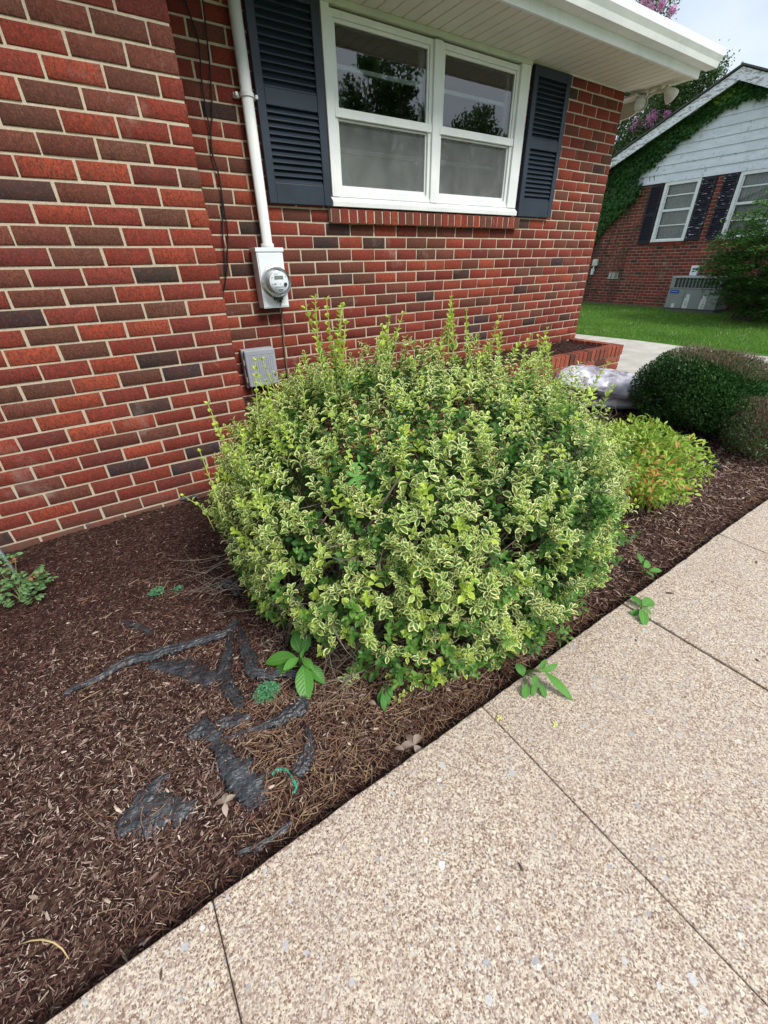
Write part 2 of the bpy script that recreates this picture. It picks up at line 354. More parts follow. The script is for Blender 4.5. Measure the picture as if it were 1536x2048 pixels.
brick_wall('end_wall', house, (XC, 0, 0), (0, 1, 0), (1, 0, 0), .062, 6.0, 1.55, .05, -15, 20, zmax=ZW, seed=14)
m = MB(); m.box(XC-.2, XC-.006, .225, 6, -.2, ZW); m.box(XL, XC-.21, 5.8, 6, -.2, ZW); m.build('end_mortar', M_MORTAR, house)
# rowlock sill
V = []; cc = []; n = 27; R_ = random.Random(4); sill = MB(); step = (3.622-1.672)/n
for i in range(n):
    a = 1.672+i*step+.005; b = 1.672+(i+1)*step-.005; c = R_.choice(RED) if R_.random() > .3 else R_.choice(BROWN)
    d = R_.uniform(-.002, .002)
    V = [(x, y, z) for x in (a, b) for (y, z) in ((-.045+d, 1.545), (-.04+d, 1.632), (.05, 1.652), (.05, 1.555))]
    sill.add(V, [(0, 1, 2, 3), (7, 6, 5, 4), (0, 4, 5, 1), (1, 5, 6, 2), (2, 6, 7, 3), (3, 7, 4, 0)], (*c, 1))
sl = sill.build('window_sill', M_BRICK, house, bevel=.003)
mo = MB(); mo.add([(x, y, z) for x in (1.673, 3.621) for (y, z) in ((-.039, 1.551), (-.036, 1.628), (.05, 1.647), (.05, 1.56))], [(0, 1, 2, 3), (7, 6, 5, 4), (0, 4, 5, 1), (1, 5, 6, 2), (2, 6, 7, 3), (3, 7, 4, 0)]); mo.build('sill_mortar', M_MORTAR, sl)
# window ---------------------------------------------------------
wf = MB()
wf.box(1.70, 1.757, -.03, .06, 1.70, 2.612).box(3.447, 3.555, -.03, .06, 1.70, 2.612)       # jambs
wf.box(2.57, 2.64, -.028, .06, 1.70, 2.600)                                                # mullion
wf.box(1.757, 2.57, -.022, .06, 1.70, 1.722).box(2.64, 3.447, -.022, .06, 1.70, 1.722)
win = wf.build('window', M_WHITE, house, bevel=.003)
ws = MB(); ws.add([(x, y, z) for x in (1.69, 3.56) for (y, z) in ((-.05, 1.643), (-.052, 1.672), (-.02, 1.698), (.05, 1.70), (.05, 1.643))], [(0, 1, 2, 3, 4), (9, 8, 7, 6, 5), (0, 5, 6, 1), (1, 6, 7, 2), (2, 7, 8, 3), (3, 8, 9, 4), (4, 9, 5, 0)])
ws.build('sill_trim', M_WHITE, win, bevel=.002)
fz = MB(); fz.box(1.69, 3.56, -.034, .06, 2.6125, 2.642); fz.build('head_trim', M_FRIEZE, win, bevel=.002)
for (a, b) in ((1.7575, 2.5695), (2.6405, 3.4465)):
    # storm window frame
    fr = MB(); t_ = .028
    fr.box(a, a+t_, -.012, .02, 1.7225, 2.60).box(b-t_, b, -.012, .02, 1.7225, 2.60).box(a+t_, b-t_, -.012, .02, 2.568, 2.60).box(a+t_, b-t_, -.012, .02, 1.7225, 1.745)
    o_ = fr.build('storm_frame', M_WHITE, win, bevel=.002)
    us = MB(); x0, x1 = a+t_+.001, b-t_-.001
    us.box(x0, x0+.016, -.004, .014, 2.165, 2.567).box(x1-.016, x1, -.004, .014, 2.165, 2.567).box(x0+.016, x1-.016, -.004, .014, 2.548, 2.567)
    us.box(a+.004, b-.004, -.024, .0, 2.118, 2.164)
    us.build('upper_sash', M_WHITE, win, bevel=.002)
    ls = MB(); ls.box(x0, x0+.012, .004, .019, 1.746, 2.117).box(x1-.012, x1, .004, .019, 1.746, 2.117).box(x0+.012, x1-.012, .004, .019, 1.746, 1.768).box(x0+.012, x1-.012, .004, .019, 2.106, 2.117)
    ls.build('lower_sash', M_WHITE, win, bevel=.0015)
    pane('upper_pane', M_GLASS, win, 'y', .006, x0+.01, x1-.01, 2.15, 2.555)
    pane('lower_pane', M_GLASS, win, 'y', .0215, x0+.008, x1-.008, 1.748, 2.117)
    g = MB(); g.box(x0+.0125, x1-.0125, .012, .0125, 1.769, 2.105); g.build('insect_screen', M_SCREEN, win)
    # inner wooden sashes with one bar each
    inn = MB(); y0, y1 = .062, .09; xi0, xi1 = a+.02, b-.02
    inn.box(xi0, xi0+.035, y0, y1, 1.70, 2.60).box(xi1-.035, xi1, y0, y1, 1.70, 2.60).box(xi0+.035, xi1-.035, y0, y1, 2.565, 2.60).box(xi0+.035, xi1-.035, y0, y1, 1.70, 1.745)
    for z in (2.372, 1.962): inn.box(xi0+.035, xi1-.035, y0+.004, y1-.004, z, z+.024)
    inn.box(xi0+.035, xi1-.035, y0+.002, y1, 2.13, 2.17)
    inn.build('inner_sash', M_WHITE, win, bevel=.002)
    if a < 2:
        s = MB(); s.box(xi0+.03, xi1-.03, .12, .13, 1.70, 1.965); s.build('window_shade', M_SHADE, win)
# shutters --------------------------------------------------------
def shutter(x0, x1, z0, z1, rails, parent, mat=M_NAVY, yo=0, slat=.0315, ax=None, sw=.052):
    f = MB(); ya, yb = -.04+yo, -.006+yo
    f.box(x0, x0+sw, ya, yb, z0, z1).box(x1-sw, x1, ya, yb, z0, z1)
    for (a, b) in rails: f.box(x0+sw+.0005, x1-sw-.0005, ya+.002, yb, a, b)
    o = f.build('shutter', mat, parent, bevel=.003)
    gaps = sorted(rails); L = MB()
    L.box(x0+sw, x1-sw, yb-.003, yb-.001, z0+.02, z1-.02, )
    for i in range(len(gaps)-1):
        a, b = gaps[i][1], gaps[i+1][0]; n = max(1, round((b-a)/slat)); h = (b-a)/n
        for j in range(n):
            z = a+j*h; x_0, x_1 = x0+sw+.001, x1-sw-.001
            L.add([(x, y, zz) for x in (x_0, x_1) for (y, zz) in ((ya+.006, z+.002), (ya+.0065, z+.008), (yb-.003, z+h*1.03), (yb-.004, z+h*.8))],
                  [(0, 1, 2, 3), (7, 6, 5, 4), (0, 4, 5, 1), (1, 5, 6, 2), (2, 6, 7, 3), (3, 7, 4, 0)])
    L.build('louvers', mat, o); return o
shutter(1.236, 1.682, 1.643, 2.625, [(1.643, 1.752), (2.117, 2.196), (2.575, 2.625)], house, slat=.0345)
shutter(3.592, 4.056, 1.643, 2.625, [(1.643, 1.762), (2.12, 2.19), (2.565, 2.625)], house, slat=.0325)
# eave ------------------------------------------------------------
XE = 5.16
sf = MB(); yy0, yy1 = -.50, -.002
x = XB+.002; Wd = .1
while x < XE-.004:
    x2 = min(x+Wd, XE-.004)
    sf.box(x+.0035, x2-.0035, yy0, yy1, 2.6425, 2.655); x += Wd
sf.box(XB+.004, XE-.005, yy0, yy1, 2.648, 2.658)
sf.build('soffit', M_TRIM, house, bevel=.002, seg=1)
j = MB(); j.box(WIN[0]-.02, XE-.26, -.02, -.003, 2.634, 2.6422); j.build('soffit_channel', M_TRIM, house, bevel=.002)
fa = MB(); fa.box(XB+.002, 3.2, -.522, -.5005, 2.636, 2.83); fa.box(3.201, XE, -.5225, -.5005, 2.636, 2.83); fa.build('fascia', M_WHITE, house, bevel=.003)
gp = [(-.523, 2.695), (-.523, 2.812), (-.53, 2.812), (-.53, 2.702), (-.598, 2.702), (-.612, 2.735), (-.632, 2.765), (-.634, 2.8), (-.622, 2.802), (-.622, 2.81), (-.642, 2.81), (-.643, 2.762), (-.622, 2.73), (-.61, 2.695)]
gu = MB(); gu.prism(gp, XB+.002, XE+.09, 'x'); gu.prism([(-.53, 2.703), (-.53, 2.805), (-.634, 2.805), (-.632, 2.765), (-.612, 2.735), (-.598, 2.703)], XE+.082, XE+.091, 'x')
gu.build('gutter', M_WHITE, house, bevel=.0015, seg=1)
# rake return at the gable end, with the curved pork-chop board
pc = [(6, 2.64), (6, 2.49), (.12, 2.485), (.06, 2.488), (.01, 2.498), (-.035, 2.52), (-.07, 2.552), (-.09, 2.59), (-.1, 2.64)]
rk = MB(); rk.prism(pc, XC+.2, XC+.222, 'x'); rk.box(XC+.031, XC+.199, -.09, 6, 2.60, 2.615)
rk.build('rake_return', M_TRIM, house, bevel=.002)
rb = MB(); rb.prism([(-.499, 2.66), (-.499, 2.83), (3, 4.15), (6.6, 2.83), (6.6, 2.66), (3, 3.98)], XE-.022, XE, 'x'); rb.build('rake_board', M_WHITE, house)
# gable triangle of the end wall and the roof
ge = MB(); ge.prism([(0, ZW+.001), (6, ZW+.001), (3, 3.9)], XC-.1, XC-.003, 'x'); ge.build('gable_siding', M_WHITE, house)
rf = MB(); T_ = .03
rf.prism([(-.49, 2.77), (3, 4.14), (3, 4.19), (-.52, 2.79)], XL-.3, XE+.03, 'x'); rf.prism([(6.6, 2.832), (3, 4.2), (3, 4.25), (6.65, 2.86)], XL-.3, XE+.03, 'x')
rf.build('roof', M_SHINGLE, house)
# bay eave over the projecting wall
bs = MB(); bs.box(XL-.2, XB+.28, -1.02, -.595, 2.66, 2.672); bs.box(XB+.004, XB+.28, -.594, -.526, 2.66, 2.672); bs.build('bay_soffit', M_TRIM, house)
bf = MB(); bf.box(XL-.2, XB+.3, -1.045, -1.021, 2.655, 2.83); bf.box(XB+.281, XB+.3, -1.02, -.65, 2.655, 2.83); bf.build('bay_fascia', M_WHITE, house)
br = MB(); br.prism([(-1.09, 2.832), (.6, 3.25), (.6, 3.3), (-1.1, 2.86)], XL-.3, XB+.34, 'x'); br.build('bay_roof', M_SHINGLE, house)
# dark room behind the window
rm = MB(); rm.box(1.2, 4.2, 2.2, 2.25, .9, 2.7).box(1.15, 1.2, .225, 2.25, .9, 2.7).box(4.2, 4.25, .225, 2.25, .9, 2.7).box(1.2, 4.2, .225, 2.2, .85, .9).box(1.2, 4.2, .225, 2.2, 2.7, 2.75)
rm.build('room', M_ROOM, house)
# ---------------------------------------------------------------- electric meter
mt = thing('electric_meter', 'white electric meter box with round glass meter and tall white conduit', 'meter', (1.16, 0, 1.04))
b = MB(); b.box(1.068, 1.25, -.105, -.001, 1.042, 1.375); b.box(1.062, 1.256, -.112, .0005, 1.375, 1.398); b.box(1.075, 1.243, -.109, -.105, 1.05, 1.368); b.build('meter_box', M_METER, mt, bevel=.003)
b = MB(); b.tube([(1.172, -.05, 1.398), (1.172, -.05, 1.42), (1.172, -.05, 1.425), (1.174, -.05, 2.64)], [.042, .042, .0335, .0335], 24); b.build('conduit', M_PIPE, mt, smooth=True)
b = MB(); b.lathe((1.174, -.05, 2.128), (0, 0, 1), [(0, .034), (0, .039), (.02, .039), (.02, .034)], 24); b.box(1.208, 1.245, -.02, .0, 2.128, 2.15); b.box(1.105, 1.14, -.02, 0, 2.128, 2.15); b.box(1.225, 1.24, -.05, -.02, 2.13, 2.147); b.box(1.108, 1.122, -.05, -.02, 2.13, 2.147)
b.build('strap', M_PIPE, mt, bevel=.001)
CX, CZ = 1.172, 1.2; M_PRINT = simple('print_black', (.1, .1, .1), .6)
M_METAL = simple('bright_metal', (.6, .6, .6), .25, .5, metal=.9)
b = MB(); b.lathe((CX, -.109, CZ), (0, -1, 0), [(0, .098), (.012, .098), (.016, .09), (.02, .09), (.02, .06)], 40); ring = b.build('meter_ring', M_METAL, mt, smooth=False)
b = MB(); b.lathe((CX, -.125, CZ), (0, -1, 0), [(0, .07), (.05, .066), (.055, .0)], 36); body = b.build('meter_body', M_METER, mt)
b = MB(); b.box(CX-.03, CX+.03, -.1812, -.1805, CZ+.018, CZ+.038); b.build('display', simple('lcd', (.2, .21, .18), .3, .4), body)
b = MB()
for (x_, z_, w_, h_) in ((-.05, .028, .006, .004), (.045, .03, .004, .004), (-.035, -.012, .012, .006), (.005, -.012, .004, .004), (-.05, -.012, .005, .004), (-.01, -.045, .03, .003), (-.01, -.052, .022, .002), (-.03, .048, .03, .002), (-.03, -.028, .07, .002), (-.012, .055, .02, .002)):
    b = MB(); b.box(CX+x_, CX+x_+w_, -.1811, -.1805, CZ+z_, CZ+z_+h_); b.build('printed_mark', M_PRINT, body)
b = MB(); b.lathe((CX+.042, -.1805, CZ-.014), (0, -1, 0), [(0, .011), (.003, .011), (.003, .007), (.0005, .006), (.0005, 0)], 20); b.build('optical_port', M_DARKMETAL, body)
gm = glass_mat('meter_glass', 1.22, (.97, .98, .98))
b = MB(); b.lathe((CX, -.127, CZ), (0, -1, 0), [(0, .087), (.055, .082), (.068, .074), (.072, .0)], 40); b.build('glass_dome', gm, mt, smooth=True)
b = MB(); b.box(CX-.03, CX+.03, -.135, -.112, CZ-.108, CZ-.094); b.tube([(CX-.012, -.13, CZ-.1), (CX-.012, -.135, CZ-.125), (CX, -.135, CZ-.125), (CX, -.13, CZ-.1)], .003); b.box(CX+.01, CX+.018, -.14, -.12, CZ-.125, CZ-.1); b.build('seal_latch', M_DARKMETAL, mt, bevel=.001)
b = MB(); b.box(CX+.012, CX+.02, -.118, -.1095, CZ-.145, CZ-.112); b.build('seal_tag', M_GREY, mt)
b = MB(); b.tube([(1.222, -.03, 1.042), (1.222, -.015, 1.0), (1.21, -.012, .8), (1.205, -.012, .6), (1.2, -.012, .46)], .006, 8); b.build('ground_wire', simple('tan_wire', (.2, .14, .09), .6), mt, smooth=True)
# ---------------------------------------------------------------- grey utility box
ub = thing('utility_box', 'small grey ribbed plastic utility box low on the wall beside the brick bay', 'utility box', (.985, 0, .52))
b = MB(); b.box(.868, 1.1, -.05, -.002, .515, .785); b.build('box', M_GREY, ub, bevel=.006)
b = MB(); b.box(.878, 1.104, -.085, -.051, .525, .782); b.build('lid', M_GREY, ub, bevel=.01, seg=3)
b = MB()
for i in range(12): b.box(.905+i*.0155, .911+i*.0155, -.0875, -.0845, .56, .735)
b.box(.895, 1.09, -.0872, -.0845, .748, .752); b.build('ribs', M_GREY, ub)
for z in (.58, .7):
    b = MB(); b.tube([(.872, -.062, z-.02), (.872, -.062, z+.02)], .006); b.build('hinge', M_GREY, ub)
b = MB(); b.tube([(1.104, -.07, .64), (1.116, -.07, .645), (1.12, -.07, .655), (1.116, -.07, .665), (1.104, -.07, .67)], .003); b.build('latch', M_DARKMETAL, ub)
# ---------------------------------------------------------------- loose cables
def cable(pts, label):
    P = [at(330+.2246*x, .2246*y, 0) for x, y in pts]; W_ = []
    for (x, y) in pts:
        px, py = 330+.2246*x, .2246*y; d = _R*(px-768)/FPX-_U*(py-1024)/FPX+_F; q = CAMP+d*((-.02-CAMP[1])/d[1]); W_.append(q)
    S = []
    for i in range(len(W_)-1):
        p0, p1, p2, p3 = W_[max(i-1, 0)], W_[i], W_[i+1], W_[min(i+2, len(W_)-1)]
        for k in range(5):
            t = k/5; S.append(.5*((2*p1)+(-p0+p2)*t+(2*p0-5*p1+4*p2-p3)*t*t+(-p0+3*p1-3*p2+p3)*t**3))
    S.append(W_[-1]); b = MB(); b.tube(S, .0042, 6)
    props(b.build('cable', M_DARK, None, smooth=True), label, 'cable', 'loose cables hanging down the brick wall')
cable([(150, -160), (180, 0), (240, 180), (300, 380), (325, 700), (360, 950), (405, 1190), (415, 1350), (470, 1530), (505, 1750), (512, 2048), (530, 2300), (540, 2450)], 'thin black cable on the brick, the left of the two at their top')
cable([(320, -160), (335, 0), (375, 350), (400, 600), (420, 1000), (408, 1200), (430, 1400), (480, 1560), (520, 1830), (555, 2048), (556, 2230), (552, 2400), (522, 2600)], 'thin black cable on the brick, nearer the white conduit at its top')
# ================================================================ planter
pl = thing('brick_planter', 'low raised planter of orange-red brick along the foot of the house wall', 'planter', (2.8, -.55, 0))
PX = 4.84; PT = .485
OR = [(.46, .12, .06), (.4, .09, .05), (.5, .15, .08), (.3, .09, .06), (.42, .11, .07)]
_red = RED[:]; RED[:] = OR
brick_wall('front_wall', pl, (0, -.65, 0), (1, 0, 0), (0, -1, 0), .9, PX, PT-.105, .02, 0, 6, seed=21, prob=(0, .1))
brick_wall('end_wall', pl, (PX, 0, 0), (0, 1, 0), (1, 0, 0), -.588, -.002, PT-.105, -.02, 0, 6, seed=22, prob=(0, .1))
RED[:] = _red
b = MB(); b.box(.9, PX-.006, -.644, -.555, -.1, PT-.02); b.box(PX-.095, PX-.006, -.554, -.002, -.1, PT-.02); b.build('core_mortar', M_MORTAR, pl)
b = MB(); R_ = random.Random(8); x = .9
while x < PX-.05:
    c = R_.choice(OR) if R_.random() > .15 else R_.choice(BROWN); d = R_.uniform(-.004, .004)
    b.box(x+.005, min(x+.068, PX-.0), -.662+d, -.55, PT-.1, PT+d*.5, (*c, 1)); x += .073
y = -.545
while y < -.06:
    c = R_.choice(OR); b.box(PX-.1, PX+.01, y+.003, y+.066, PT-.1, PT, (*c, 1)); y += .073
b.build('cap_bricks', M_BRICK, pl, bevel=.004)
# planter soil (dark mulch)
def soil_mat(name, a, b_, c_):
    m = Mat(name, .97, .1); v = m.voro(75, vec=m.pos((1, 1.9, 1), (0, 0, .6)), outn=1); n = m.noise(30, 6, .7)
    sp = m.n('ShaderNodeSeparateColor'); m.l(v, sp.inputs[0])
    m.col(m.mix(m.ramp(n, [(.5, 0), (.75, .6)]), m.ramp(sp.outputs[0], [(.1, a), (.6, b_), (.97, c_)]), a)); m.bump(m.math('ADD', n, m.math('MULTIPLY', sp.outputs[1], .5)), 1, .012); return m.m
M_SOIL = soil_mat('dark_soil', (.022, .011, .009), (.05, .026, .02), (.13, .08, .055))
def grid(name, x0, x1, y0, y1, nx, ny, hf, mat, **kw):
    X, Y = np.meshgrid(np.linspace(x0, x1, nx), np.linspace(y0, y1, ny), indexing='ij'); Z = hf(X, Y)
    V = np.stack([X, Y, Z], -1).reshape(-1, 3); q = []
    I, J = np.meshgrid(np.arange(nx-1), np.arange(ny-1), indexing='ij'); a = (I*ny+J).ravel()
    return qmesh(name, V, np.stack([a, a+ny, a+ny+1, a+1], -1), mat, None, None, True)
def soil_h(X, Y): return .448+.012*pn(X, Y, 9, 3)+.006*pn(X, Y, 40, 4)+.015*np.clip(Y+.3, -.3, .3)
props(grid('planter_soil', XB+.004, PX-.096, -.554, -.003, 240, 40, soil_h, M_SOIL), kind='structure')
# ================================================================ ground levels
YS = -2.655                                      # edge of the walk
def bed_h(X, Y):
    t = np.clip((Y-YS)/.35, 0, 1); h = -.055+.05*t*t*(3-2*t); h = h+.022*np.clip((Y+1.3)/.7, 0, 1)
    h = h+.010*pn(X, Y, 7, 1)+.006*pn(X, Y, 22, 2)+.003*pn(X, Y, 60, 5); return h
def gplane(name, x0, x1, y0, y1, z, mat, thick=0):
    b = MB(); b.box(x0, x1, y0, y1, z-max(thick, .02), z); return props(b.build(name, mat, None), kind='structure')
M_GRASSBASE = Mat('lawn_ground', 1, .05); M_GRASSBASE.col(M_GRASSBASE.ramp(M_GRASSBASE.noise(6, 8, .7), [(.3, (.045, .10, .015)), (.55, (.08, .18, .03)), (.75, (.13, .23, .045))])); M_GRASSBASE.bump(M_GRASSBASE.noise(60, 4), .8, .03); M_GRASSBASE = M_GRASSBASE.m
gplane('ground', -220, 220, -220, 220, -.16, M_GRASSBASE)
props(grid('mulch_bed', -3.2, 4.9, -2.70, -.50, 520, 150, bed_h, M_SOIL), kind='structure')
# exposed aggregate walk -------------------------------------------
def aggregate_mat():
    m = Mat('exposed_aggregate', .8, .25); g = m.pos()
    wob = m.n('ShaderNodeVectorMath', operation='ADD'); nn = m.n('ShaderNodeTexNoise'); nn.inputs['Scale'].default_value = 160; m.l(g, nn.inputs[0]); sc_ = m.n('ShaderNodeVectorMath', operation='SCALE'); sc_.inputs[3].default_value = .006; m.l(nn.outputs[1], sc_.inputs[0]); m.l(g, wob.inputs[0]); m.l(sc_.outputs[0], wob.inputs[1]); gv = wob.outputs[0]
    v1 = m.voro(215, vec=gv, outn=1); d1 = m.voro(215, vec=gv, outn=0)
    sp = m.n('ShaderNodeSeparateColor'); m.l(v1, sp.inputs[0])
    vm = m.n('ShaderNodeTexVoronoi'); vm.inputs['Scale'].default_value = 95; m.l(gv, vm.inputs[0]); sm_ = m.n('ShaderNodeSeparateColor'); m.l(vm.outputs[1], sm_.inputs[0])
    base = m.ramp(sp.outputs[0], [(0, (.15, .085, .06)), (.12, (.26, .16, .115)), (.24, (.43, .31, .23)), (.36, (.62, .52, .40)), (.60, (.71, .62, .49)), (.88, (.50, .37, .28)), (.96, (.42, .41, .44))], 'CONSTANT')
    spk = m.voro(330, outn=1); s3 = m.n('ShaderNodeSeparateColor'); m.l(spk, s3.inputs[0])
    base = m.mix(m.ramp(s3.outputs[1], [(.72, 0), (.76, .9)]), base, (.20, .115, .08))
    base = m.mix(m.math('MULTIPLY', m.math('LESS_THAN', vm.outputs[0], .36), m.math('GREATER_THAN', sm_.outputs[0], .72)), base, m.ramp(sm_.outputs[1], [(0, (.42, .28, .19)), (.3, (.80, .70, .55)), (.6, (.34, .22, .16)), (.8, (.60, .55, .50))], 'CONSTANT'))
    base = m.mix(m.ramp(d1, [(.42, 0), (.62, .45)]), base, (.55, .46, .36))
    vb = m.n('ShaderNodeTexVoronoi'); vb.inputs['Scale'].default_value = 32; m.l(gv, vb.inputs[0]); s2 = m.n('ShaderNodeSeparateColor'); m.l(vb.outputs[1], s2.inputs[0])
    big = m.math('MULTIPLY', m.math('LESS_THAN', vb.outputs[0], m.math('ADD', .16, m.math('MULTIPLY', s2.outputs[2], .16))), m.math('GREATER_THAN', s2.outputs[0], m.ramp(m.noise(2.2, 3), [(.35, .97), (.62, .58)])))
    base = m.mix(m.math('MULTIPLY', big, .85), base, m.ramp(s2.outputs[1], [(0, (.36, .36, .38)), (.4, (.46, .47, .50)), (.7, (.58, .57, .56)), (.85, (.74, .73, .72)), (.95, (.3, .2, .15))], 'CONSTANT'))
    base = m.mix(m.ramp(m.noise(9, 4, .6), [(.42, .12), (.58, 0)]), base, (.55, .50, .50)); base = m.mix(m.ramp(m.noise(6.3, 4, .6), [(.52, 0), (.7, .12)]), base, (.82, .68, .50))
    big2 = m.noise(1.3, 4, .6); base = m.mix(m.ramp(big2, [(.4, .16), (.62, 0)]), base, (.40, .30, .23))
    st = m.noise(5, 5, .65); base = m.mix(m.ramp(st, [(.56, 0), (.8, .3)]), base, (.40, .30, .22))
    m.col(base); m.bump(m.math('SUBTRACT', 1, d1), .5, .002); return m.m
M_AGG = aggregate_mat()
M_GROUT = simple('joint_dirt', (.09, .07, .055), .95, .1, var=.4, nscale=60)
JX = [(-2.85, .006), (-1.98, .006), (-1.07, .006), (-.16, .0028), (.735, .0028), (1.598, .011), (2.535, .005), (3.44, .005), (4.33, .008)]
edges = [-3.8]+[j for j, g in JX]+[4.8]; gaps_ = [0]+[g for j, g in JX]+[0]
for i in range(len(edges)-1):
    a = edges[i]+gaps_[i]/2; b_ = edges[i+1]-gaps_[i+1]/2; n = 40; P = []; R_ = random.Random(i)
    for k in range(n+1):
        x = a+(b_-a)*k/n; P.append((x, YS+.002*math.sin(x*5+1)+.001*math.sin(x*31)+R_.uniform(-.0012, .0012)))
    mbk = MB(); mbk.prism([(a, -4.3)]+[(b_, -4.3)]+P[::-1], -.12, -.0, 'z')
    props(mbk.build('sidewalk', M_AGG, None, bevel=.005, seg=3), kind='structure')
gplane('sidewalk_bed', -3.8, 4.8, -4.28, YS-.02, -.016, M_GROUT, .1)
gplane('lawn', -12, 14, -12, -4.31, -.03, M_GRASSBASE, .1)
# concrete drive
def conc():
    m = Mat('concrete', .85, .2); n = m.noise(3, 6, .6); c = m.ramp(n, [(.3, (.40, .37, .32)), (.55, (.50, .47, .41)), (.75, (.57, .54, .48))]); st = m.noise(1, 5, .6, m.pos((1.5, 6, 1))); c = m.mix(m.ramp(st, [(.5, 0), (.75, .4)]), c, (.27, .24, .2)); m.col(c); m.bump(m.noise(160, 3), .3, .002); return m.m
M_CONC = conc()
b = MB(); b.prism([(4.93, -12), (8.7, -12), (8.62, -1), (8.28, 2.2), (8.1, 12), (4.93, 12)], -.12, -.012, 'z'); props(b.build('driveway', M_CONC, None, bevel=.004), kind='structure')
b = MB(); b.box(4.82, 4.929, -4.3, -2.66, -.1, -.011); props(b.build('driveway_edge', M_CONC, None), kind='structure')
# neighbour's lawn ---------------------------------------------------
def lawn_h(X, Y): return -.01+.05*np.clip((X-8.3)/5, 0, 1)+.008*pn(X, Y, 3, 8)
def lg(X, Y): return lawn_h(X, Y)
gl_ = grid('neighbour_lawn', 8.12, 26, -9, 14, 60, 60, lambda X, Y: np.where(X < 8.14, -.05, lawn_h(X, Y)), M_GRASSBASE); props(gl_, kind='structure')
n = 95000; X = 8.2+(rng.random(n)**1.5)*5.9; Y = rng.uniform(-3.4, 7.6, n); xmin = 8.62+np.clip((-1-Y), -9, 9)*.005-np.clip(Y+1, 0, 3.2)*.106+rng.normal(0, .02, n); ok = X > xmin; X = X[ok]; Y = Y[ok]; n = len(X)
P = np.stack([X, Y, lawn_h(X, Y)], -1); D = unit(np.stack([rng.normal(0, .5, n), rng.normal(0, .5, n), np.ones(n)], -1)); Nn = rdir(n)
V, Q, C = diamond(P, D, Nn, rng.uniform(.04, .085, n), rng.uniform(.004, .009, n), np.clip(.5+.35*pn(X, Y, 2.5, 4)+rng.normal(0, .2, n), 0, 1), (rng.random(n) < .012)*1.0)
M_GRASS = plant_mat('grass', (.08, .19, .025), (.22, .40, .06), .3, .6, (.6, .62, .55))
props(qmesh('grass', V, Q, M_GRASS, None, C), 'green summer lawn in front of the neighbouring brick house', 'grass', kind='stuff')
# ================================================================ mulch chips
def in_rect(n, x0, x1, y0, y1): return rng.uniform(x0, x1, n), rng.uniform(y0, y1, n)
def chips(X, Y, hf, L, Wd, colr, lift=.012, tilt=.35, bend=.0):
    n = len(X); th = rng.uniform(0, np.pi, n); Z = hf(X, Y)+rng.uniform(-.002, lift, n)
    D = unit(np.stack([np.cos(th), np.sin(th), rng.normal(0, tilt, n)], -1)); S = unit(np.cross(D, np.stack([rng.normal(0, .5, n), rng.normal(0, .5, n), np.ones(n)], -1))); U_ = np.cross(S, D)
    P = np.stack([X, Y, Z], -1); a = P-D*(L/2)[:, None]; m_ = P+S*(rng.normal(0, 1, n)*L*.04)[:, None]+U_*(L*.06)[:, None]; b = P+D*(L/2)[:, None]; w_ = (Wd/2)[:, None]; h = (Wd*.45)[:, None]
    V = np.stack([a-S*w_*.6, a+S*w_*.5, a+U_*h*.7, m_-S*w_, m_+S*w_, m_+U_*h*1.3, b-S*w_*.3, b+S*w_*.5, b+U_*h*.5], 1).reshape(-1, 3)
    q = np.array([(0, 3, 5, 2), (3, 6, 8, 5), (2, 5, 4, 1), (5, 8, 7, 4)]); Q = (q[None]+np.arange(n)[:, None, None]*9).reshape(-1, 4)
    return V, Q, np.repeat(np.concatenate([colr, np.ones((n, 1))], 1), 9, 0)
PAL = np.array([(.04, .015, .014), (.075, .030, .024), (.125, .055, .042), (.20, .105, .08), (.31, .21, .17), (.48, .36, .29), (.70, .57, .44)])
def pal(n, tone):      # tone 0 dark .. 1 pale
    p = np.clip(rng.normal(0, 1.75, n)+.35+tone*3.0, 0, 6); i = np.floor(p).astype(int); f = (p-i)[:, None]; j = np.minimum(i+1, 6); c = PAL[i]*(1-f)+PAL[j]*f
    return c*rng.uniform(.8, 1.2, (n, 1))
def tone(X, Y):
    dist = np.clip((-.75-Y)/1.2, 0, 1)              # dark wet mulch next to the wall, paler and drier by the walk
    t = .02+.75*dist**1.3+.25*pn(X, Y, 4, 6); edge = np.clip((Y-YS)/.14, 0, 1); return np.clip(t, 0, 1.2)*(.35+.65*edge)
parts = []
for (nn, x0, x1, y0, y1, l0, l1, w0, w1) in ((80000, -1.2, 1.0, -2.66, -.60, .005, .016, .0014, .0036), (34000, -1.2, 1.0, -2.66, -.60, .009, .026, .0009, .0026), (4000, -1.3, 1.0, -2.66, -.6, .014, .034, .004, .009),
                                     (34000, 1.0, 4.88, -2.66, -.66, .01, .03, .002, .005), (5000, 1.0, 4.88, -2.66, -.66, .02, .05, .004, .009), (5000, -3.1, -1.2, -2.66, -.6, .01, .03, .003, .006)):
    X, Y = in_rect(nn, x0, x1, y0, y1); T = tone(X, Y); big = 1.0 if w1 < .006 else .8
    keep = rng.random(nn) < (.25+.75*np.clip((-.66-Y)/.25, 0, 1)); X, Y, T = X[keep], Y[keep], T[keep]; k_ = len(X)
    if x0 >= 1.0: T = np.clip(T*.8+.28, 0, 1)
    parts.append(chips(X, Y, bed_h, rng.uniform(l0, l1, k_), rng.uniform(w0, w1, k_), pal(k_, T)))
M_CHIP = Mat('mulch_chip', .85, .25); _a = M_CHIP.attr(); M_CHIP.col(M_CHIP.mix(M_CHIP.ramp(M_CHIP.noise(90, 3), [(.4, .35), (.65, 0)]), _a.outputs['Color'], (.03, .015, .012))); M_CHIP = M_CHIP.m
V, Q, C = cat(parts)
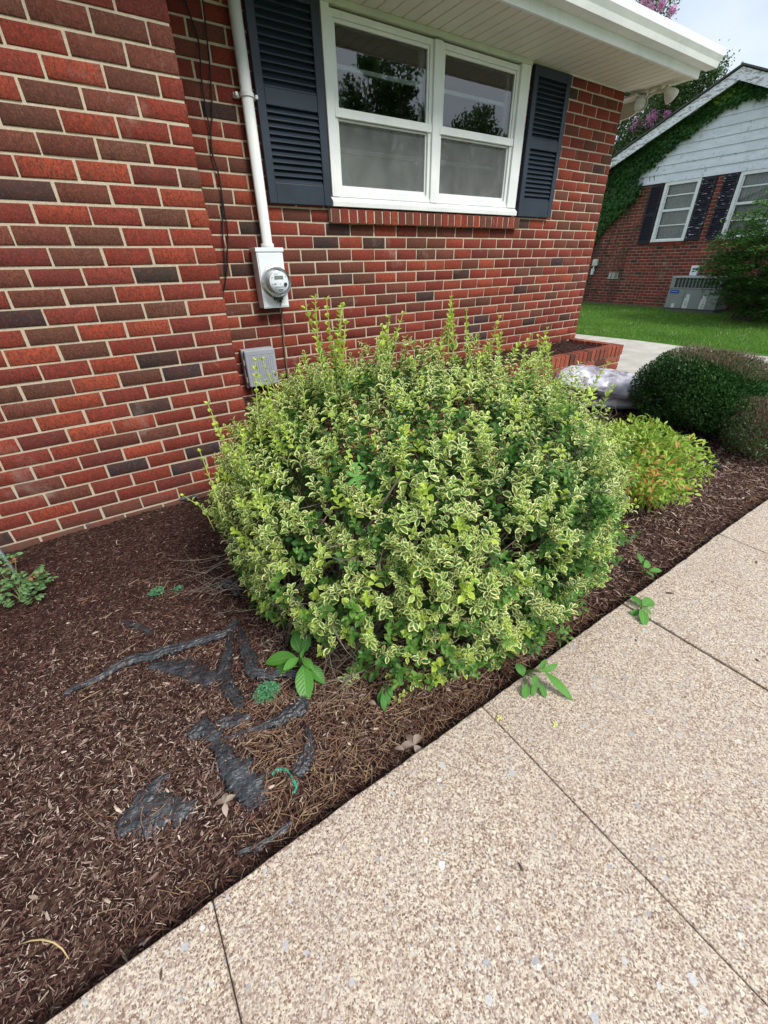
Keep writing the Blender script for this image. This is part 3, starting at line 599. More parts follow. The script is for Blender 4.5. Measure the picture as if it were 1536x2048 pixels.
props(qmesh('mulch_chips', V, Q, M_CHIP, None, C), 'shredded dark brown bark mulch over the bed', 'mulch', kind='stuff')
n = 9000; X, Y = in_rect(n, XB+.01, PX-.1, -.55, -.01); V, Q, C = chips(X, Y, soil_h, rng.uniform(.008, .025, n), rng.uniform(.002, .006, n), pal(n, np.full(n, -.25)))
props(qmesh('planter_mulch', V, Q, M_CHIP, None, C), 'fine dark mulch filling the raised brick planter', 'mulch', kind='stuff')
n = 420; X = rng.uniform(-1.5, 4.6, n); Y = YS-.002-np.abs(rng.normal(0, .035, n)); V, Q, C = chips(X, Y, lambda x, y: x*0+.001, rng.uniform(.002, .009, n), rng.uniform(.001, .0025, n), pal(n, np.full(n, .1)), lift=.002, tilt=.1)
props(qmesh('mulch_crumbs', V, Q, M_CHIP, None, C), 'tiny mulch crumbs spilled onto the edge of the walk', 'mulch', kind='stuff')
# pine straw and dry stalks
n = 4600; th = rng.uniform(0, np.pi, n)
ctr = rng.random(n); X = np.where(ctr < .55, rng.uniform(.0, 1.5, n), rng.uniform(-.4, 4.6, n)); Y = np.where(ctr < .55, rng.uniform(-2.62, -2.2, n), YS+.02+rng.random(n)**1.6*1.4)
Z = bed_h(X, Y)+rng.uniform(.006, .02, n); L = rng.uniform(.02, .075, n); cv = rng.normal(0, .25, n); P = np.stack([X, Y, Z], -1)
T0 = np.stack([np.cos(th), np.sin(th), rng.normal(0, .08, n)], -1); S0 = np.stack([-np.sin(th), np.cos(th), np.zeros(n)], -1); Vs = []
for i in range(6):
    t = i/5-.5; c = P+T0*(L*t)[:, None]+S0*(cv*L*(t*t-.1))[:, None]; wv = .0007+.0005*rng.random(n)
    Vs += [c-S0*wv[:, None], c+S0*wv[:, None]+np.array([0, 0, .0006]), c+np.array([0, 0, .0022])]
V = np.stack(Vs, 1).reshape(-1, 3); q = []
for i in range(5):
    a = i*3; q += [(a, a+3, a+5, a+2), (a+2, a+5, a+4, a+1)]
Q = (np.array(q)[None]+np.arange(n)[:, None, None]*18).reshape(-1, 4)
cc = np.array([(.30, .17, .10), (.22, .12, .07), (.42, .29, .17), (.15, .08, .055)])[rng.integers(0, 4, n)]*rng.uniform(.8, 1.2, (n, 1))
props(qmesh('pine_straw', V, Q, M_CHIP, None, np.repeat(np.concatenate([cc, np.ones((n, 1))], 1), 18, 0)), 'dry brown pine needles and straw lying on the mulch', 'straw', kind='stuff')
# ================================================================ the variegated bush
BC = np.array([1.053, -1.858, .37]); BR = np.array([.825, .825, .585]); BYAW = .117
def sg(v, e): return np.sign(v)*np.abs(v)**e
def bush_pt(th, ph, s=1.0, C=BC, R_=BR, e1=.82, e2=.90, yaw=BYAW):
    x = R_[0]*s*sg(np.cos(ph), e1)*sg(np.cos(th), e2); y = R_[1]*s*sg(np.cos(ph), e1)*sg(np.sin(th), e2); z = R_[2]*s*sg(np.sin(ph), e1)
    P = np.stack([C[0]+x*np.cos(yaw)-y*np.sin(yaw), C[1]+x*np.sin(yaw)+y*np.cos(yaw), C[2]+z], -1)
    return P, unit((P-C)/(R_**1.6))
def lump(P, a=.07, f=6, seed=5):
    return 1+a*(pn(P[:, 0]+P[:, 2]*.7, P[:, 1]-P[:, 2]*.5, f, seed)+.6*pn(P[:, 2]*1.4+P[:, 0], P[:, 1]*.8+P[:, 2], f*1.8, seed+1))
def shoots(P, d, nleaf, spacing, L0, kind, r0, tipgrow, rot0, wr=.62, cupv=.28, sizes=None):
    """opposite leaf pairs along each shoot, the newest at the tip"""
    n = len(P); a = unit(np.cross(d, rdir(n))); b = np.cross(d, a); out = []
    for i in range(nleaf):
        t = i/(nleaf-1) if nleaf > 1 else 1
        base = P+d*(spacing*i)[:, None]
        ang = rot0+(i % 2)*np.pi/2+rng.normal(0, .25, n)
        op = np.radians(72-38*t+rng.normal(0, 9, n))
        sz = L0*(1.0-.42*t*tipgrow if sizes is None else sizes[i])*rng.uniform(.82, 1.15, n)
        for sgn in (1, -1):
            s_ = (a*np.cos(ang)[:, None]+b*np.sin(ang)[:, None])*sgn
            D = unit(d*np.cos(op)[:, None]+s_*np.sin(op)[:, None]+rng.normal(0, .1, (n, 3)))
            Nn = unit(d*np.sin(op)[:, None]-s_*np.cos(op)[:, None]+rng.normal(0, .12, (n, 3)))
            out.append(leaf_arrays(base+s_*.001, D, Nn, sz, sz*wr*rng.uniform(.85, 1.12, n), np.clip(r0+rng.normal(0, .15, n)-.25*(1-t), 0, 1), kind, cup=cupv, curl=.16, rows=5, peak=.56))
    return cat(out)
bush = thing('variegated_bush', 'large rounded evergreen shrub with cream-edged green leaves in the middle of the bed', 'bush', (1.05, -1.86, 0))
# sample the surface
n = 6600; th = rng.uniform(0, 2*np.pi, n); ph = np.arcsin(rng.uniform(-.85, 1, n)); P, Nm = bush_pt(th, ph)
lp = lump(P); P = BC+(P-BC)*lp[:, None]
ok = P[:, 2] > .035; P, Nm = P[ok], Nm[ok]
# thin the lower left front where bare twigs show, and leave a few dark holes
frontleft = np.exp(-(((P[:, 0]-.42)/.25)**2+((P[:, 1]+2.25)/.38)**2+((P[:, 2]-.13)/.16)**2))
hole = .5+.5*pn(P[:, 0]*1.3+P[:, 2], P[:, 1]*1.3-P[:, 2]*.8, 13, 33)
keep = rng.random(len(P)) > np.maximum(.95*np.clip(frontleft*1.3, 0, 1), np.clip((hole-.60)/.12, 0, 1)*.94); P, Nm = P[keep], Nm[keep]; n = len(P)
# kinds
green_zone = np.exp(-(((P[:, 0]-1.22)/.17)**2+((P[:, 1]+2.45)/.32)**2+((P[:, 2]-.62)/.26)**2))
low = np.clip((.60-P[:, 2])/.45, 0, 1)
u = rng.random(n); patch = .5+.5*pn(P[:, 0], P[:, 2]*1.2+P[:, 1], 5, 44)
kind = np.full(n, .5); kind[u < np.clip(.04+.62*low**1.4+.85*green_zone+.1*(patch < .3), 0, .97)] = 0.0
lime = rng.random(n) < (.065+.08*(P[:, 0] < .5)+.10*(P[:, 2] > .72))*(1-green_zone); kind[lime] = rng.uniform(.8, 1.0, n)[lime]
mm_ = (kind == .5) & (rng.random(n) < .22); kind[mm_] = rng.uniform(.70, .84, mm_.sum())
d = unit(Nm*rng.uniform(.35, .7, (n, 1))+np.array([0, 0, 1])*rng.uniform(.6, 1.0, (n, 1))+rng.normal(0, .17, (n, 3)))
r0 = np.clip(.45+.3*(patch-.5)+rng.normal(0, .18, n), 0, 1)
grp = rng.integers(0, 3, n); parts = []
depth = rng.uniform(.015, .15, n); pr_ = rng.random(n) < .07*(1+(P[:, 2] > .75))*(P[:, 0] > .65); depth[pr_] = rng.uniform(-.05, -.01, pr_.sum())
for g_, nl in ((0, 4), (1, 5), (2, 3)):
    i = grp == g_; L0 = rng.uniform(.021, .036, i.sum()); sp = rng.uniform(.009, .017, i.sum())
    parts.append(shoots(P[i]-d[i]*(depth[i])[:, None], d[i], nl, sp, L0, kind[i], r0[i], 1.0, rng.uniform(0, 6.28, i.sum())))
V, Q, C = cat(parts)
M_LEAF = leaf_mat('variegated_leaf')
qmesh('foliage', V, Q, M_LEAF, bush, C, True)
# inner plain leaves, their darker colour paints shade into the gaps
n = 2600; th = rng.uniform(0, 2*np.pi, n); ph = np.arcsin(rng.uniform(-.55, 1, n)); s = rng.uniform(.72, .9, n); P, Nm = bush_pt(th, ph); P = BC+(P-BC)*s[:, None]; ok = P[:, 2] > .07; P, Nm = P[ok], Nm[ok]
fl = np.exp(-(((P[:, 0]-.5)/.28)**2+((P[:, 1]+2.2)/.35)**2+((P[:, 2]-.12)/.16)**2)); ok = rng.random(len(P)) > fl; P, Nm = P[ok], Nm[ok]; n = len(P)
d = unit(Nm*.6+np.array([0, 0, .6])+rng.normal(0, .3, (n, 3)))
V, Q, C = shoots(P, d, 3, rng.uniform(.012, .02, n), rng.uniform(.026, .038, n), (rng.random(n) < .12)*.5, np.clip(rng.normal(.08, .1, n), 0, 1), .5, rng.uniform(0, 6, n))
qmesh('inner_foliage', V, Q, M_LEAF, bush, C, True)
# long new shoots standing proud of the crown
TALL = [(.632, -1.8, 1.244, .30), (.678, -1.78, 1.20, .26), (.723, -1.8, 1.185, .24), (1.42, -1.6, 1.165, .2), (1.44, -1.62, 1.15, .14), (1.63, -1.72, 1.06, .15), (1.4, -1.75, 1.09, .14), (.96, -1.75, 1.125, .16), (1.06, -1.7, 1.11, .12), (1.95, -1.75, 1.0, .15), (1.86, -1.72, .97, .13), (2.02, -1.72, .93, .15),
        (.411, -1.8, 1.05, .26), (.457, -1.78, 1.02, .22), (.251, -1.8, .93, .2), (.19, -1.8, .77, .16), (.29, -1.9, .86, .14), (.5, -2.0, 1.06, .1), (1.75, -1.95, 1.0, .12), (1.2, -1.9, 1.1, .1), (2.05, -2.05, .86, .14), (.85, -1.9, 1.1, .1), (1.5, -2.1, 1.05, .1), (.15, -1.75, .62, .1)]
M_GSTEM = simple('green_stem', (.32, .42, .10), .6)
for (x, y, z, ln) in TALL:
    for q in range(2 if ln > .12 else 1):
        parts = []
        o = np.array([x+rng.normal(0, .012)*q, y+rng.normal(0, .02)*q, z-q*rng.uniform(.03, .08)]); dr = unit(np.array([rng.normal(0, .10)+.12*(x-1.05), rng.normal(0, .10), 1.0])); b0 = o-dr*(ln+.08)
        nl = int((ln+.02)/.026)+1; cvx = rng.normal(0, .02, 3)
        for i in range(nl):
            t = i/max(nl-1, 1); p = b0+dr*(.07+(ln)*t)+cvx*t*t
            L0 = np.array([(.029 if x > .6 else .023)*(1.15-.5*t)]); parts.append(shoots(p[None], dr[None], 1, np.array([0.]), L0, np.array([.92 if t > .35 else .72]), np.array([.5]), 0, np.array([i*1.571+rng.normal(0, .2)]), wr=.74, cupv=.2))
        parts.append(shoots((b0+dr*(.07+ln)+cvx)[None], dr[None], 1, np.array([0.]), np.array([.014]), np.array([.99]), np.array([.9]), 0, np.array([.3])))
        st = MB(); st.tube([b0, b0+dr*.07+cvx*0, b0+dr*(.07+ln*.5)+cvx*.25, b0+dr*(.075+ln)+cvx], [.0022, .002, .0017, .0011], 5)
        so_ = st.build('new_shoot', M_GSTEM, bush, smooth=True); V, Q, C = cat(parts); qmesh('leaves', V, Q, M_LEAF, so_, C, True)
# branches: crooked stems from a few root crowns out to the surface
br = MB(); R_ = random.Random(15)
roots = [(.33, -2.02), (.55, -2.15), (.8, -1.8), (1.1, -2.2), (1.3, -1.7), (1.6, -2.1), (.9, -1.5), (.40, -1.8)]
for k in range(190):
    rx, ry = R_.choice(roots[:2]+roots) ; a = R_.uniform(0, 6.28); b_ = math.asin(R_.uniform(-.5, 1)); tp, _n = bush_pt(np.array([a]), np.array([b_]), R_.uniform(.8, .98)); tp = tp[0]
    if tp[2] < .06: tp[2] = .06+R_.random()*.05
    p0 = Vector((rx+R_.uniform(-.04, .04), ry+R_.uniform(-.04, .04), -.02)); p3 = Vector(tp); m1 = p0.lerp(p3, .3)+Vector((R_.uniform(-.05, .05), R_.uniform(-.05, .05), R_.uniform(.0, .09))); m2 = p0.lerp(p3, .68)+Vector((R_.uniform(-.06, .06), R_.uniform(-.06, .06), R_.uniform(-.02, .07)))
    r = R_.uniform(.003, .007) if k > 14 else R_.uniform(.008, .012)
    br.tube([p0, m1, m2, p3], [r, r*.75, r*.5, r*.22], 5)
br.build('branches', M_TWIG, bush, smooth=True)
tw = MB()          # bare grey twigs in the thin lower part
def twig(o, d, ln, r, dep=0):
    d = d.normalized(); P_ = [o]; p = o
    for i in range(3):
        d = (d+Vector((R_.uniform(-.28, .28), R_.uniform(-.28, .28), R_.uniform(-.2, .28)))).normalized(); p = p+d*ln/3; P_.append(p)
        if dep < 2 and R_.random() < .75: twig(p, d+Vector((R_.uniform(-.9, .9), R_.uniform(-.9, .9), R_.uniform(-.4, .6))), ln*.6, r*.65, dep+1)
    tw.tube(P_, [r, r*.8, r*.6, r*.35], 4, cap=False)
for k in range(46):
    x = R_.uniform(.26, .95); y = -2.0-R_.uniform(-.05, .42) if x > .35 else R_.uniform(-2.2, -1.7); twig(Vector((x, y, R_.uniform(.0, .1))), Vector((R_.uniform(-.7, .5), R_.uniform(-.9, .0), R_.uniform(.15, .8))), R_.uniform(.12, .26), R_.uniform(.0014, .0028))
for k in range(12):   # fine dead twigs on the left flank and a few in the holes
    z = R_.uniform(.08, .4); twig(Vector((R_.uniform(.22, .32), R_.uniform(-1.9, -1.5), z)), Vector((-1, R_.uniform(-.5, .3), R_.uniform(-.3, .5))), R_.uniform(.1, .2), .0012)
for k in range(60):
    a = R_.uniform(3.3, 6.0); b_ = R_.uniform(-.2, .8); tp, nn = bush_pt(np.array([a]), np.array([b_]), .84); twig(Vector(tp[0]), Vector(nn[0])+Vector((R_.uniform(-.6, .6), 0, R_.uniform(-.4, .6))), R_.uniform(.08, .16), .0013)
tw.build('twigs', simple('grey_twig', (.26, .21, .17), .9, .1, var=.3, nscale=50), bush)
# five-fingered creeper leaf poking out of the bush
vc = thing('creeper_sprig', 'small bright green five-fingered creeper leaf poking out of the middle of the big bush', 'weed', (.62, -2.62, .72))
M_WEED = plant_mat('weed_leaf', (.06, .22, .03), (.12, .34, .05), .3, .45)
def star(o, n_, L, nrm, mat, parent, a0=0, spread=6.28, w_=.38):
    nrm = unit(np.array(nrm, float)); a = unit(np.cross(nrm, [0, 0, 1.])); b = np.cross(nrm, a); A_ = a0+np.arange(n_)*spread/n_
    D = unit(a[None]*np.cos(A_)[:, None]+b[None]*np.sin(A_)[:, None]); return leaf_arrays(np.repeat(np.array(o, float)[None], n_, 0), D, np.repeat(nrm[None], n_, 0), np.full(n_, L), np.full(n_, L*w_), np.full(n_, .6), np.zeros(n_), .15, .15, 5, .55)
def onbush(px, py, back=.0):
    d = _R*(px-768)/FPX-_U*(py-1024)/FPX+_F; best = None
    for t in np.linspace(.6, 3.2, 500):
        p = CAMP+d*t
        if (((p-BC)/(BR*1.1))**2).sum() < 1: best = p-d*.02; break
    return best if best is not None else CAMP+d*1.6
V, Q, C = cat([star(onbush(712, 955), 5, .034, (.0, -1, .6), None, None, .4), star(onbush(718, 925), 3, .026, (0, -.8, .7), None, None, .2)]); o_ = qmesh('leaves', V, Q, M_WEED, vc, C, True)
pv = onbush(712, 955); sm = MB(); sm.tube([pv+np.array([.01, .12, -.08]), pv+np.array([.005, .05, -.02]), pv], .0012, 5); sm.build('stem', M_TWIG, vc)
# ================================================================ yellow-green nandina
def cluster_bush(name, label, C_, R3, n, L, W, mat, hi=None, up=.4, seedl=3, zmin=.03, catn='bush', stems=30, fold=.1, lumpa=.12, shell=.55, khi=None, droop=0, gap=.0, leafgen=None, stem_r=.004):
    o = thing(name, label, catn, (C_[0], C_[1], 0)); C_ = np.array(C_); R3 = np.array(R3)
    D = rdir(n); s = shell+(1-shell)*rng.random(n)**.6; P = C_+D*R3*s[:, None]; f = 1+lumpa*2*(pn(P[:, 0]*1.0+P[:, 2], P[:, 1]-P[:, 2], 3.2/R3.mean(), seedl)); P = C_+(P-C_)*f[:, None]
    g = .5+.5*pn(P[:, 0]+P[:, 2]*.9, P[:, 1]*1.1-P[:, 2], 7/R3.mean(), seedl+2); ok = (P[:, 2] > zmin) & (g > gap*rng.uniform(.6, 1.3, n)); P, D = P[ok], D[ok]; s = s[ok]; m_ = len(P)
    Dl = unit(D*.7+rdir(m_)*.75+np.array([0, 0, up-droop])); Nn = unit(D*.5+np.array([0, 0, .8])+rdir(m_)*.5)
    r = np.clip(.5+.35*pn(P[:, 0], P[:, 1]+P[:, 2], 4/R3.mean(), seedl+3)+rng.normal(0, .2, m_), 0, 1); k = np.zeros(m_)
    if khi is not None: k = khi(P, C_, R3)
    gen = leafgen or (lambda *a: diamond(*a, fold))
    V, Q, Cc = gen(P, Dl, Nn, rng.uniform(*L, m_), rng.uniform(*W, m_), r, k); qmesh('foliage', V, Q, mat, o, Cc)
    b = MB(); Rr = random.Random(seedl)
    for i in range(stems):
        t = Vector(C_+rdir(1)[0]*R3*.8); t.z = max(t.z, .08); p0 = Vector((C_[0]+Rr.uniform(-.12, .12)*R3[0]/.4, C_[1]+Rr.uniform(-.12, .12)*R3[1]/.4, -.05))
        b.tube([p0, p0.lerp(t, .5)+Vector((Rr.uniform(-.03, .03), Rr.uniform(-.03, .03), .03)), t], [stem_r, stem_r*.7, stem_r*.35], 5)
    b.build('stems', M_TWIG, o); return o
M_NAND = plant_mat('nandina_leaf', (.13, .29, .03), (.52, .64, .10), .3, .45, (.62, .28, .09))
def leafA(P, D, Nn, L, W, r, k): return leaf_arrays(P, D, Nn, L, W, r, k, .2, .25, 4, .5)
cluster_bush('nandina_bush', 'low yellow-green shrub with narrow pointed leaves beside the big variegated bush', (2.50, -2.07, .20), (.53, .42, .25), 11000, (.024, .052), (.010, .018), M_NAND, seedl=12, leafgen=leafA, up=.15, gap=.42, shell=.4, khi=lambda P, C_, R3: (rng.random(len(P)) < .012+.3*np.exp(-(((P[:, 0]-2.32)/.14)**2+((P[:, 1]+2.28)/.14)**2)))*1.0, lumpa=.2)
# dark box-leaf shrubs with dead tan tops
M_BOXL = plant_mat('boxwood_leaf', (.02, .065, .018), (.07, .17, .04), .15, .4, (.27, .19, .135))
def deadtop(P, C_, R3):
    z = (P[:, 2]-C_[2])/R3[2]; q = z-.12+.22*pn(P[:, 0], P[:, 1], 9, 3)-.5*np.clip(P[:, 1]+1.75, -1, .1); return ((q > .62) & (rng.random(len(P)) < .8))*1.0
def deadmid(P, C_, R3):
    q = np.exp(-(((P[:, 0]-C_[0]+.15)/.16)**2+((P[:, 1]-C_[1]+.05)/.22)**2)); return ((rng.random(len(P)) < .95*q+.12))*1.0
dt = lambda P, D, Nn, L, W, r, k: diamond(P, unit(D+np.where(k[:, None] > .5, np.array([0, 0, 1.2]), 0)), Nn, L*np.where(k > .5, 1.6, 1), W*np.where(k > .5, .3, 1), r, k)
cluster_bush('dark_shrub', 'dense dark green shrub with dead tan twigs along its top', (4.12, -1.78, .34), (.46, .50, .34), 85000, (.015, .025), (.009, .014), M_BOXL, seedl=22, up=.5, khi=deadtop, lumpa=.13, stems=40, leafgen=dt, shell=.3)
cluster_bush('dark_shrub', 'smaller half-dead dark shrub with a bare brown middle at the right edge of the photo', (4.0, -2.32, .2), (.36, .28, .24), 34000, (.014, .022), (.007, .011), M_BOXL, seedl=25, up=.4, khi=deadmid, lumpa=.1, stems=60, leafgen=dt, shell=.35)
# ================================================================ bags of mulch
def bag(label, c, half, yaw, tilt, seed):
    nu, nv = 90, 60; U_, V_ = np.meshgrid(np.linspace(-1, 1, nu), np.linspace(-1, 1, nv), indexing='ij'); Vs = []; Qs = []
    pin = (1-np.abs(U_)**3.0)**.5*(1-np.abs(V_)**3.2)**.55
    x = half[0]*U_*(1-.10*V_**2); y = half[1]*V_*(1-.16*U_**4)
    wr = pn(U_*3, V_*2, 4, seed)*.12-.34*np.clip(.35-np.abs(pn(U_*2+V_, V_*3, 3.2, seed+1)), 0, 1)-.2*np.clip(.2-np.abs(pn(U_*3-V_*2, V_*3, 4, seed+8)), 0, 1)+pn(U_*8, V_*6, 6, seed+2)*.03
    flute = .06*np.sin(V_*26+3*pn(U_, V_, 3, seed))*np.abs(U_)**5
    for sgn in (1, -1):
        z = sgn*half[2]*(pin*(1+wr*(1 if sgn > 0 else .4))+flute*.4)*(1 if sgn > 0 else .75)+half[2]*.12*flute
        b0 = len(Vs)*nu*nv; Vs.append(np.stack([x, y, z], -1).reshape(-1, 3)); I, J = np.meshgrid(np.arange(nu-1), np.arange(nv-1), indexing='ij'); a = (I*nv+J).ravel()
        q = np.stack([a, a+nv, a+nv+1, a+1], -1); Qs.append((q if sgn > 0 else q[:, ::-1])+b0)
    V = np.concatenate(Vs); Mx = np.array((Matrix.Rotation(yaw, 3, 'Z') @ Matrix.Rotation(tilt[0], 3, 'X') @ Matrix.Rotation(tilt[1], 3, 'Y')))
    V = V@Mx.T+np.array(c); V[:, 2] = np.maximum(V[:, 2], -.005); o = qmesh('mulch_bag', V, np.concatenate(Qs), M_BAG, None, None, True); return props(o, label, 'bag', 'filled plastic bags stacked by the planter')
mbg = Mat('bag_plastic', .28, .6); nb = mbg.noise(4, 3, .5); stn = mbg.noise(9, 3)
mbg.col(mbg.mix(mbg.ramp(stn, [(.52, 0), (.58, .75)]), mbg.ramp(nb, [(.35, (.30, .28, .32)), (.6, (.72, .70, .76))]), (.16, .12, .17))); mbg.bump(mbg.math('ADD', mbg.voro(5, vec=mbg.pos((1, 2.4, 1), (.3, .2, .7))), mbg.math('MULTIPLY', mbg.noise(16, 2, .4), .5)), .45, .03); M_BAG = mbg.m
bag('lower silver-grey plastic bag lying flat on the mulch under the other bag', (4.22, -1.02, .085), (.42, .25, .10), math.radians(-38), (0, 0), 51)
bag('upper silver-grey plastic bag lying across the lower bag by the planter', (4.06, -.93, .245), (.45, .27, .125), math.radians(-52), (math.radians(3), math.radians(7)), 61)
# ================================================================ weeds
def weed(name, label, base, leafspec, mat, catn='weed', stem=.0025, rows=6, wr=.45, cup=.15, curl=.25):
    """leafspec: (tip xyz, start xyz or None, width ratio, tone)"""
    o = thing(name, label, catn, tuple(base)); P = []; D = []; L = []; W = []; r = []; b = MB(); base = np.array(base)
    for sp in leafspec:
        tip = np.array(sp[0]); s0 = np.array(sp[1]) if sp[1] is not None else base+(tip-base)*.12+np.array([0, 0, .01]); d = tip-s0; l = np.linalg.norm(d)
        P.append(s0); D.append(d/l); L.append(l); W.append(l*sp[2]); r.append(sp[3]); b.tube([base, base*.5+s0*.5+np.array([0, 0, .004]), s0], [stem, stem*.8, stem*.6], 5)
    n = len(P); Nn = unit(np.array([0, -.35, 1.])[None]+rng.normal(0, .15, (n, 3)))
    V, Q, C = leaf_arrays(np.array(P), np.array(D), Nn, np.array(L), np.array(W), np.array(r), np.zeros(n), cup, curl, 8, .5)
    qmesh('leaves', V, Q, mat, o, C, True); b.build('stem', simple('weed_stem', (.2, .3, .08), .6), o); return o
def broad_mat():
    m = Mat('broad_leaf', .4, .35); A = m.attr(); sp = m.n('ShaderNodeSeparateColor'); m.l(A.outputs['Color'], sp.inputs[0]); u, v = sp.outputs[0], sp.outputs[1]
    c = m.mix(sp.outputs[2], (.055, .21, .03), (.13, .36, .05)); mid = m.math('ABSOLUTE', m.math('SUBTRACT', u, .5))
    vv = m.math('ADD', v, m.math('MULTIPLY', mid, -.45)); side = m.math('ABSOLUTE', m.math('SUBTRACT', m.math('FRACT', m.math('MULTIPLY', vv, 9)), .5))
    k = m.math('MAXIMUM', m.ramp(mid, [(.015, .7), (.04, 0)]), m.ramp(side, [(.03, .4), (.1, 0)])); c = m.mix(k, c, (.22, .42, .12)); m.col(c); m.bump(side, .5, .004); m.translucent(.25, c); return m.m
M_BROAD = broad_mat()
A = lambda px, py, z: at(px, py, z)
b0 = A(600, 1322, .05)
weed('broadleaf_weed', 'bright green weed with large pointed oval leaves at the bush foot', A(602, 1335, .0), [
    (A(612, 1401, .03), A(606, 1330, .06), .5, .55), (A(525, 1318, .05), A(592, 1314, .06), .44, .65), (A(541, 1338, .03), A(588, 1333, .05), .45, .3),
    (A(588, 1266, .12), A(600, 1306, .07), .62, .2), (A(618, 1270, .12), A(606, 1306, .07), .5, .25), (A(567, 1337, .075), A(597, 1316, .075), .5, .8), (A(627, 1335, .07), A(604, 1316, .075), .5, .75), (A(650, 1362, .03), A(615, 1330, .05), .5, .35), (A(606, 1298, .10), A(602, 1316, .075), .45, .9)], M_BROAD)
weed('joint_weed', 'leafy weed with one long toothed leaf spilling over the walk edge below the big bush', A(1046, 1343, -.01), [
    (A(1149, 1396, .03), A(1090, 1344, .05), .25, .8), (A(1118, 1328, .07), A(1082, 1344, .05), .32, .75), (A(1092, 1318, .08), A(1080, 1340, .05), .42, .8), (A(1068, 1372, .03), A(1072, 1350, .04), .6, .5), (A(1094, 1394, .01), A(1078, 1366, .02), .5, .4),
    (A(1050, 1396, .01), A(1054, 1368, .02), .55, .6), (A(1036, 1324, .05), A(1046, 1352, .03), .75, .35), (A(1066, 1394, .012), A(1074, 1352, .03), .25, .5)], M_BROAD)
weed('joint_weed', 'small four-leaved weed growing out of the dark joint at the edge of the walk', A(1282, 1222, 0), [
    (A(1264, 1186, .03), A(1280, 1210, .02), .5, .6), (A(1310, 1196, .03), A(1285, 1211, .02), .62, .65), (A(1305, 1226, .02), A(1284, 1214, .02), .6, .45), (A(1293, 1248, .015), A(1283, 1218, .02), .5, .7), (A(1262, 1228, .01), A(1278, 1222, .01), .5, .3)], M_BROAD)
weed('bed_weed', 'small weed with three green leaves on the mulch just above the walk edge', A(1290, 1150, -.03), [
    (A(1280, 1101, .05), A(1284, 1130, .02), .32, .6), (A(1303, 1122, .03), A(1287, 1134, .02), .6, .6), (A(1326, 1138, .02), A(1298, 1142, .01), .45, .55), (A(1312, 1152, .0), A(1292, 1144, .01), .4, .3)], M_BROAD)
weed('bush_foot_weed', 'dark green weed leaves hanging at the front foot of the big bush', A(768, 1370, .02), [(A(770, 1422, .0), A(765, 1385, .03), .4, .1), (A(780, 1410, .0), A(772, 1378, .03), .35, .2), (A(757, 1408, .0), A(762, 1380, .03), .35, .0), (A(785, 1395, .02), A(775, 1370, .04), .4, .1)], M_BROAD)
# small clumps of clover-like weed
M_CLOV = plant_mat('clover_leaf', (.03, .15, .07), (.18, .42, .20), .2, .5)
def clump(label, c, r, n, L):
    o = thing('clover_clump', label, 'weed', tuple(c)); D = rdir(n); D[:, 2] = np.abs(D[:, 2]); rr = r*rng.random(n)**.5; a = rng.uniform(0, 6.28, n)
    P = np.array(c)+np.stack([rr*np.cos(a), rr*np.sin(a)*.9, .006+.018*(1-(rr/r)**2)*rng.uniform(.5, 1, n)], -1); Pn, Dn, Nn_ = np.repeat(P, 3, 0), rdir(n*3), np.tile(np.array([0, 0, 1.]), (n*3, 1))+rdir(n*3)*.95; Dn[:, 2] = np.abs(Dn[:, 2])*.3
    V, Q, C = diamond(Pn, unit(Dn), Nn_, rng.uniform(L*.7, L, 3*n), rng.uniform(L*.6, L*.9, 3*n), np.clip(rng.normal(.5, .25, 3*n), 0, 1)); qmesh('leaves', V, Q, M_CLOV, o, C)
    b = MB()
    for i in range(0, n, 4): b.tube([c+np.array([0, 0, -.01]), P[i]], .0008, 4)
    b.build('stems', M_TWIG, o)
clump('round blue-green clump of tiny leaves on the mulch left of the large-leaved weed', A(535, 1386, 0), .045, 330, .009)
clump('small clump of tiny green leaves on dark mulch, the left and larger of the pair', A(315, 1186, 0), .034, 90, .009)
clump('tiny clump of green leaves on dark mulch, the right and smaller of the pair', A(358, 1181, 0), .024, 42, .009)
# rose plant at the left edge
rose = thing('rose_plant', 'small rose plant with grey-green leaves and reddish tips at the left edge of the bed', 'plant', tuple(A(45, 1205, 0)))
M_ROSE = plant_mat('rose_leaf', (.09, .2, .06), (.2, .33, .14), .2, .45, (.32, .16, .08))
parts = []; sb = MB(); R_ = random.Random(3); rb_ = A(48, 1205, -.02)
for (px, py, z) in ((20, 1125, .16), (5, 1150, .15), (30, 1112, .12), (72, 1138, .12), (60, 1150, .14), (80, 1165, .08), (25, 1175, .1), (50, 1180, .09), (40, 1200, .05), (62, 1195, .05), (12, 1190, .06), (85, 1150, .09), (30, 1160, .13), (68, 1175, .07), (15, 1165, .1), (45, 1165, .11)):
    tp = A(px, py, z); sb.tube([rb_, rb_*.5+tp*.5+np.array([0, 0, .03]), tp], [.003, .002, .001], 5)
    for q in range(3):
        c = tp+rng.normal(0, .012, 3); dd = unit(np.array([rng.normal(), rng.normal(), .1])); sd_ = np.cross(dd, [0, 0, 1]); k = 1.0 if (z > .13 and q == 0) else 0.0
        for (s0, dv) in ((0, dd*.6+sd_), (0, dd*.6-sd_), (.014, dd*.6+sd_), (.014, dd*.6-sd_), (.024, dd)):
            parts.append(leaf_arrays((c+dd*s0)[None], unit(dv+rng.normal(0, .15, 3))[None], unit(np.array([0, 0, 1.])+rng.normal(0, .3, 3))[None], np.array([.022*rng.uniform(.8, 1.2)]), np.array([.015]), np.array([rng.random()]), np.array([k]), .15, .2, 4, .5))
V, Q, C = cat(parts); qmesh('leaves', V, Q, M_ROSE, rose, C, True); sb.build('stems', simple('rose_stem', (.25, .3, .12), .6), rose)
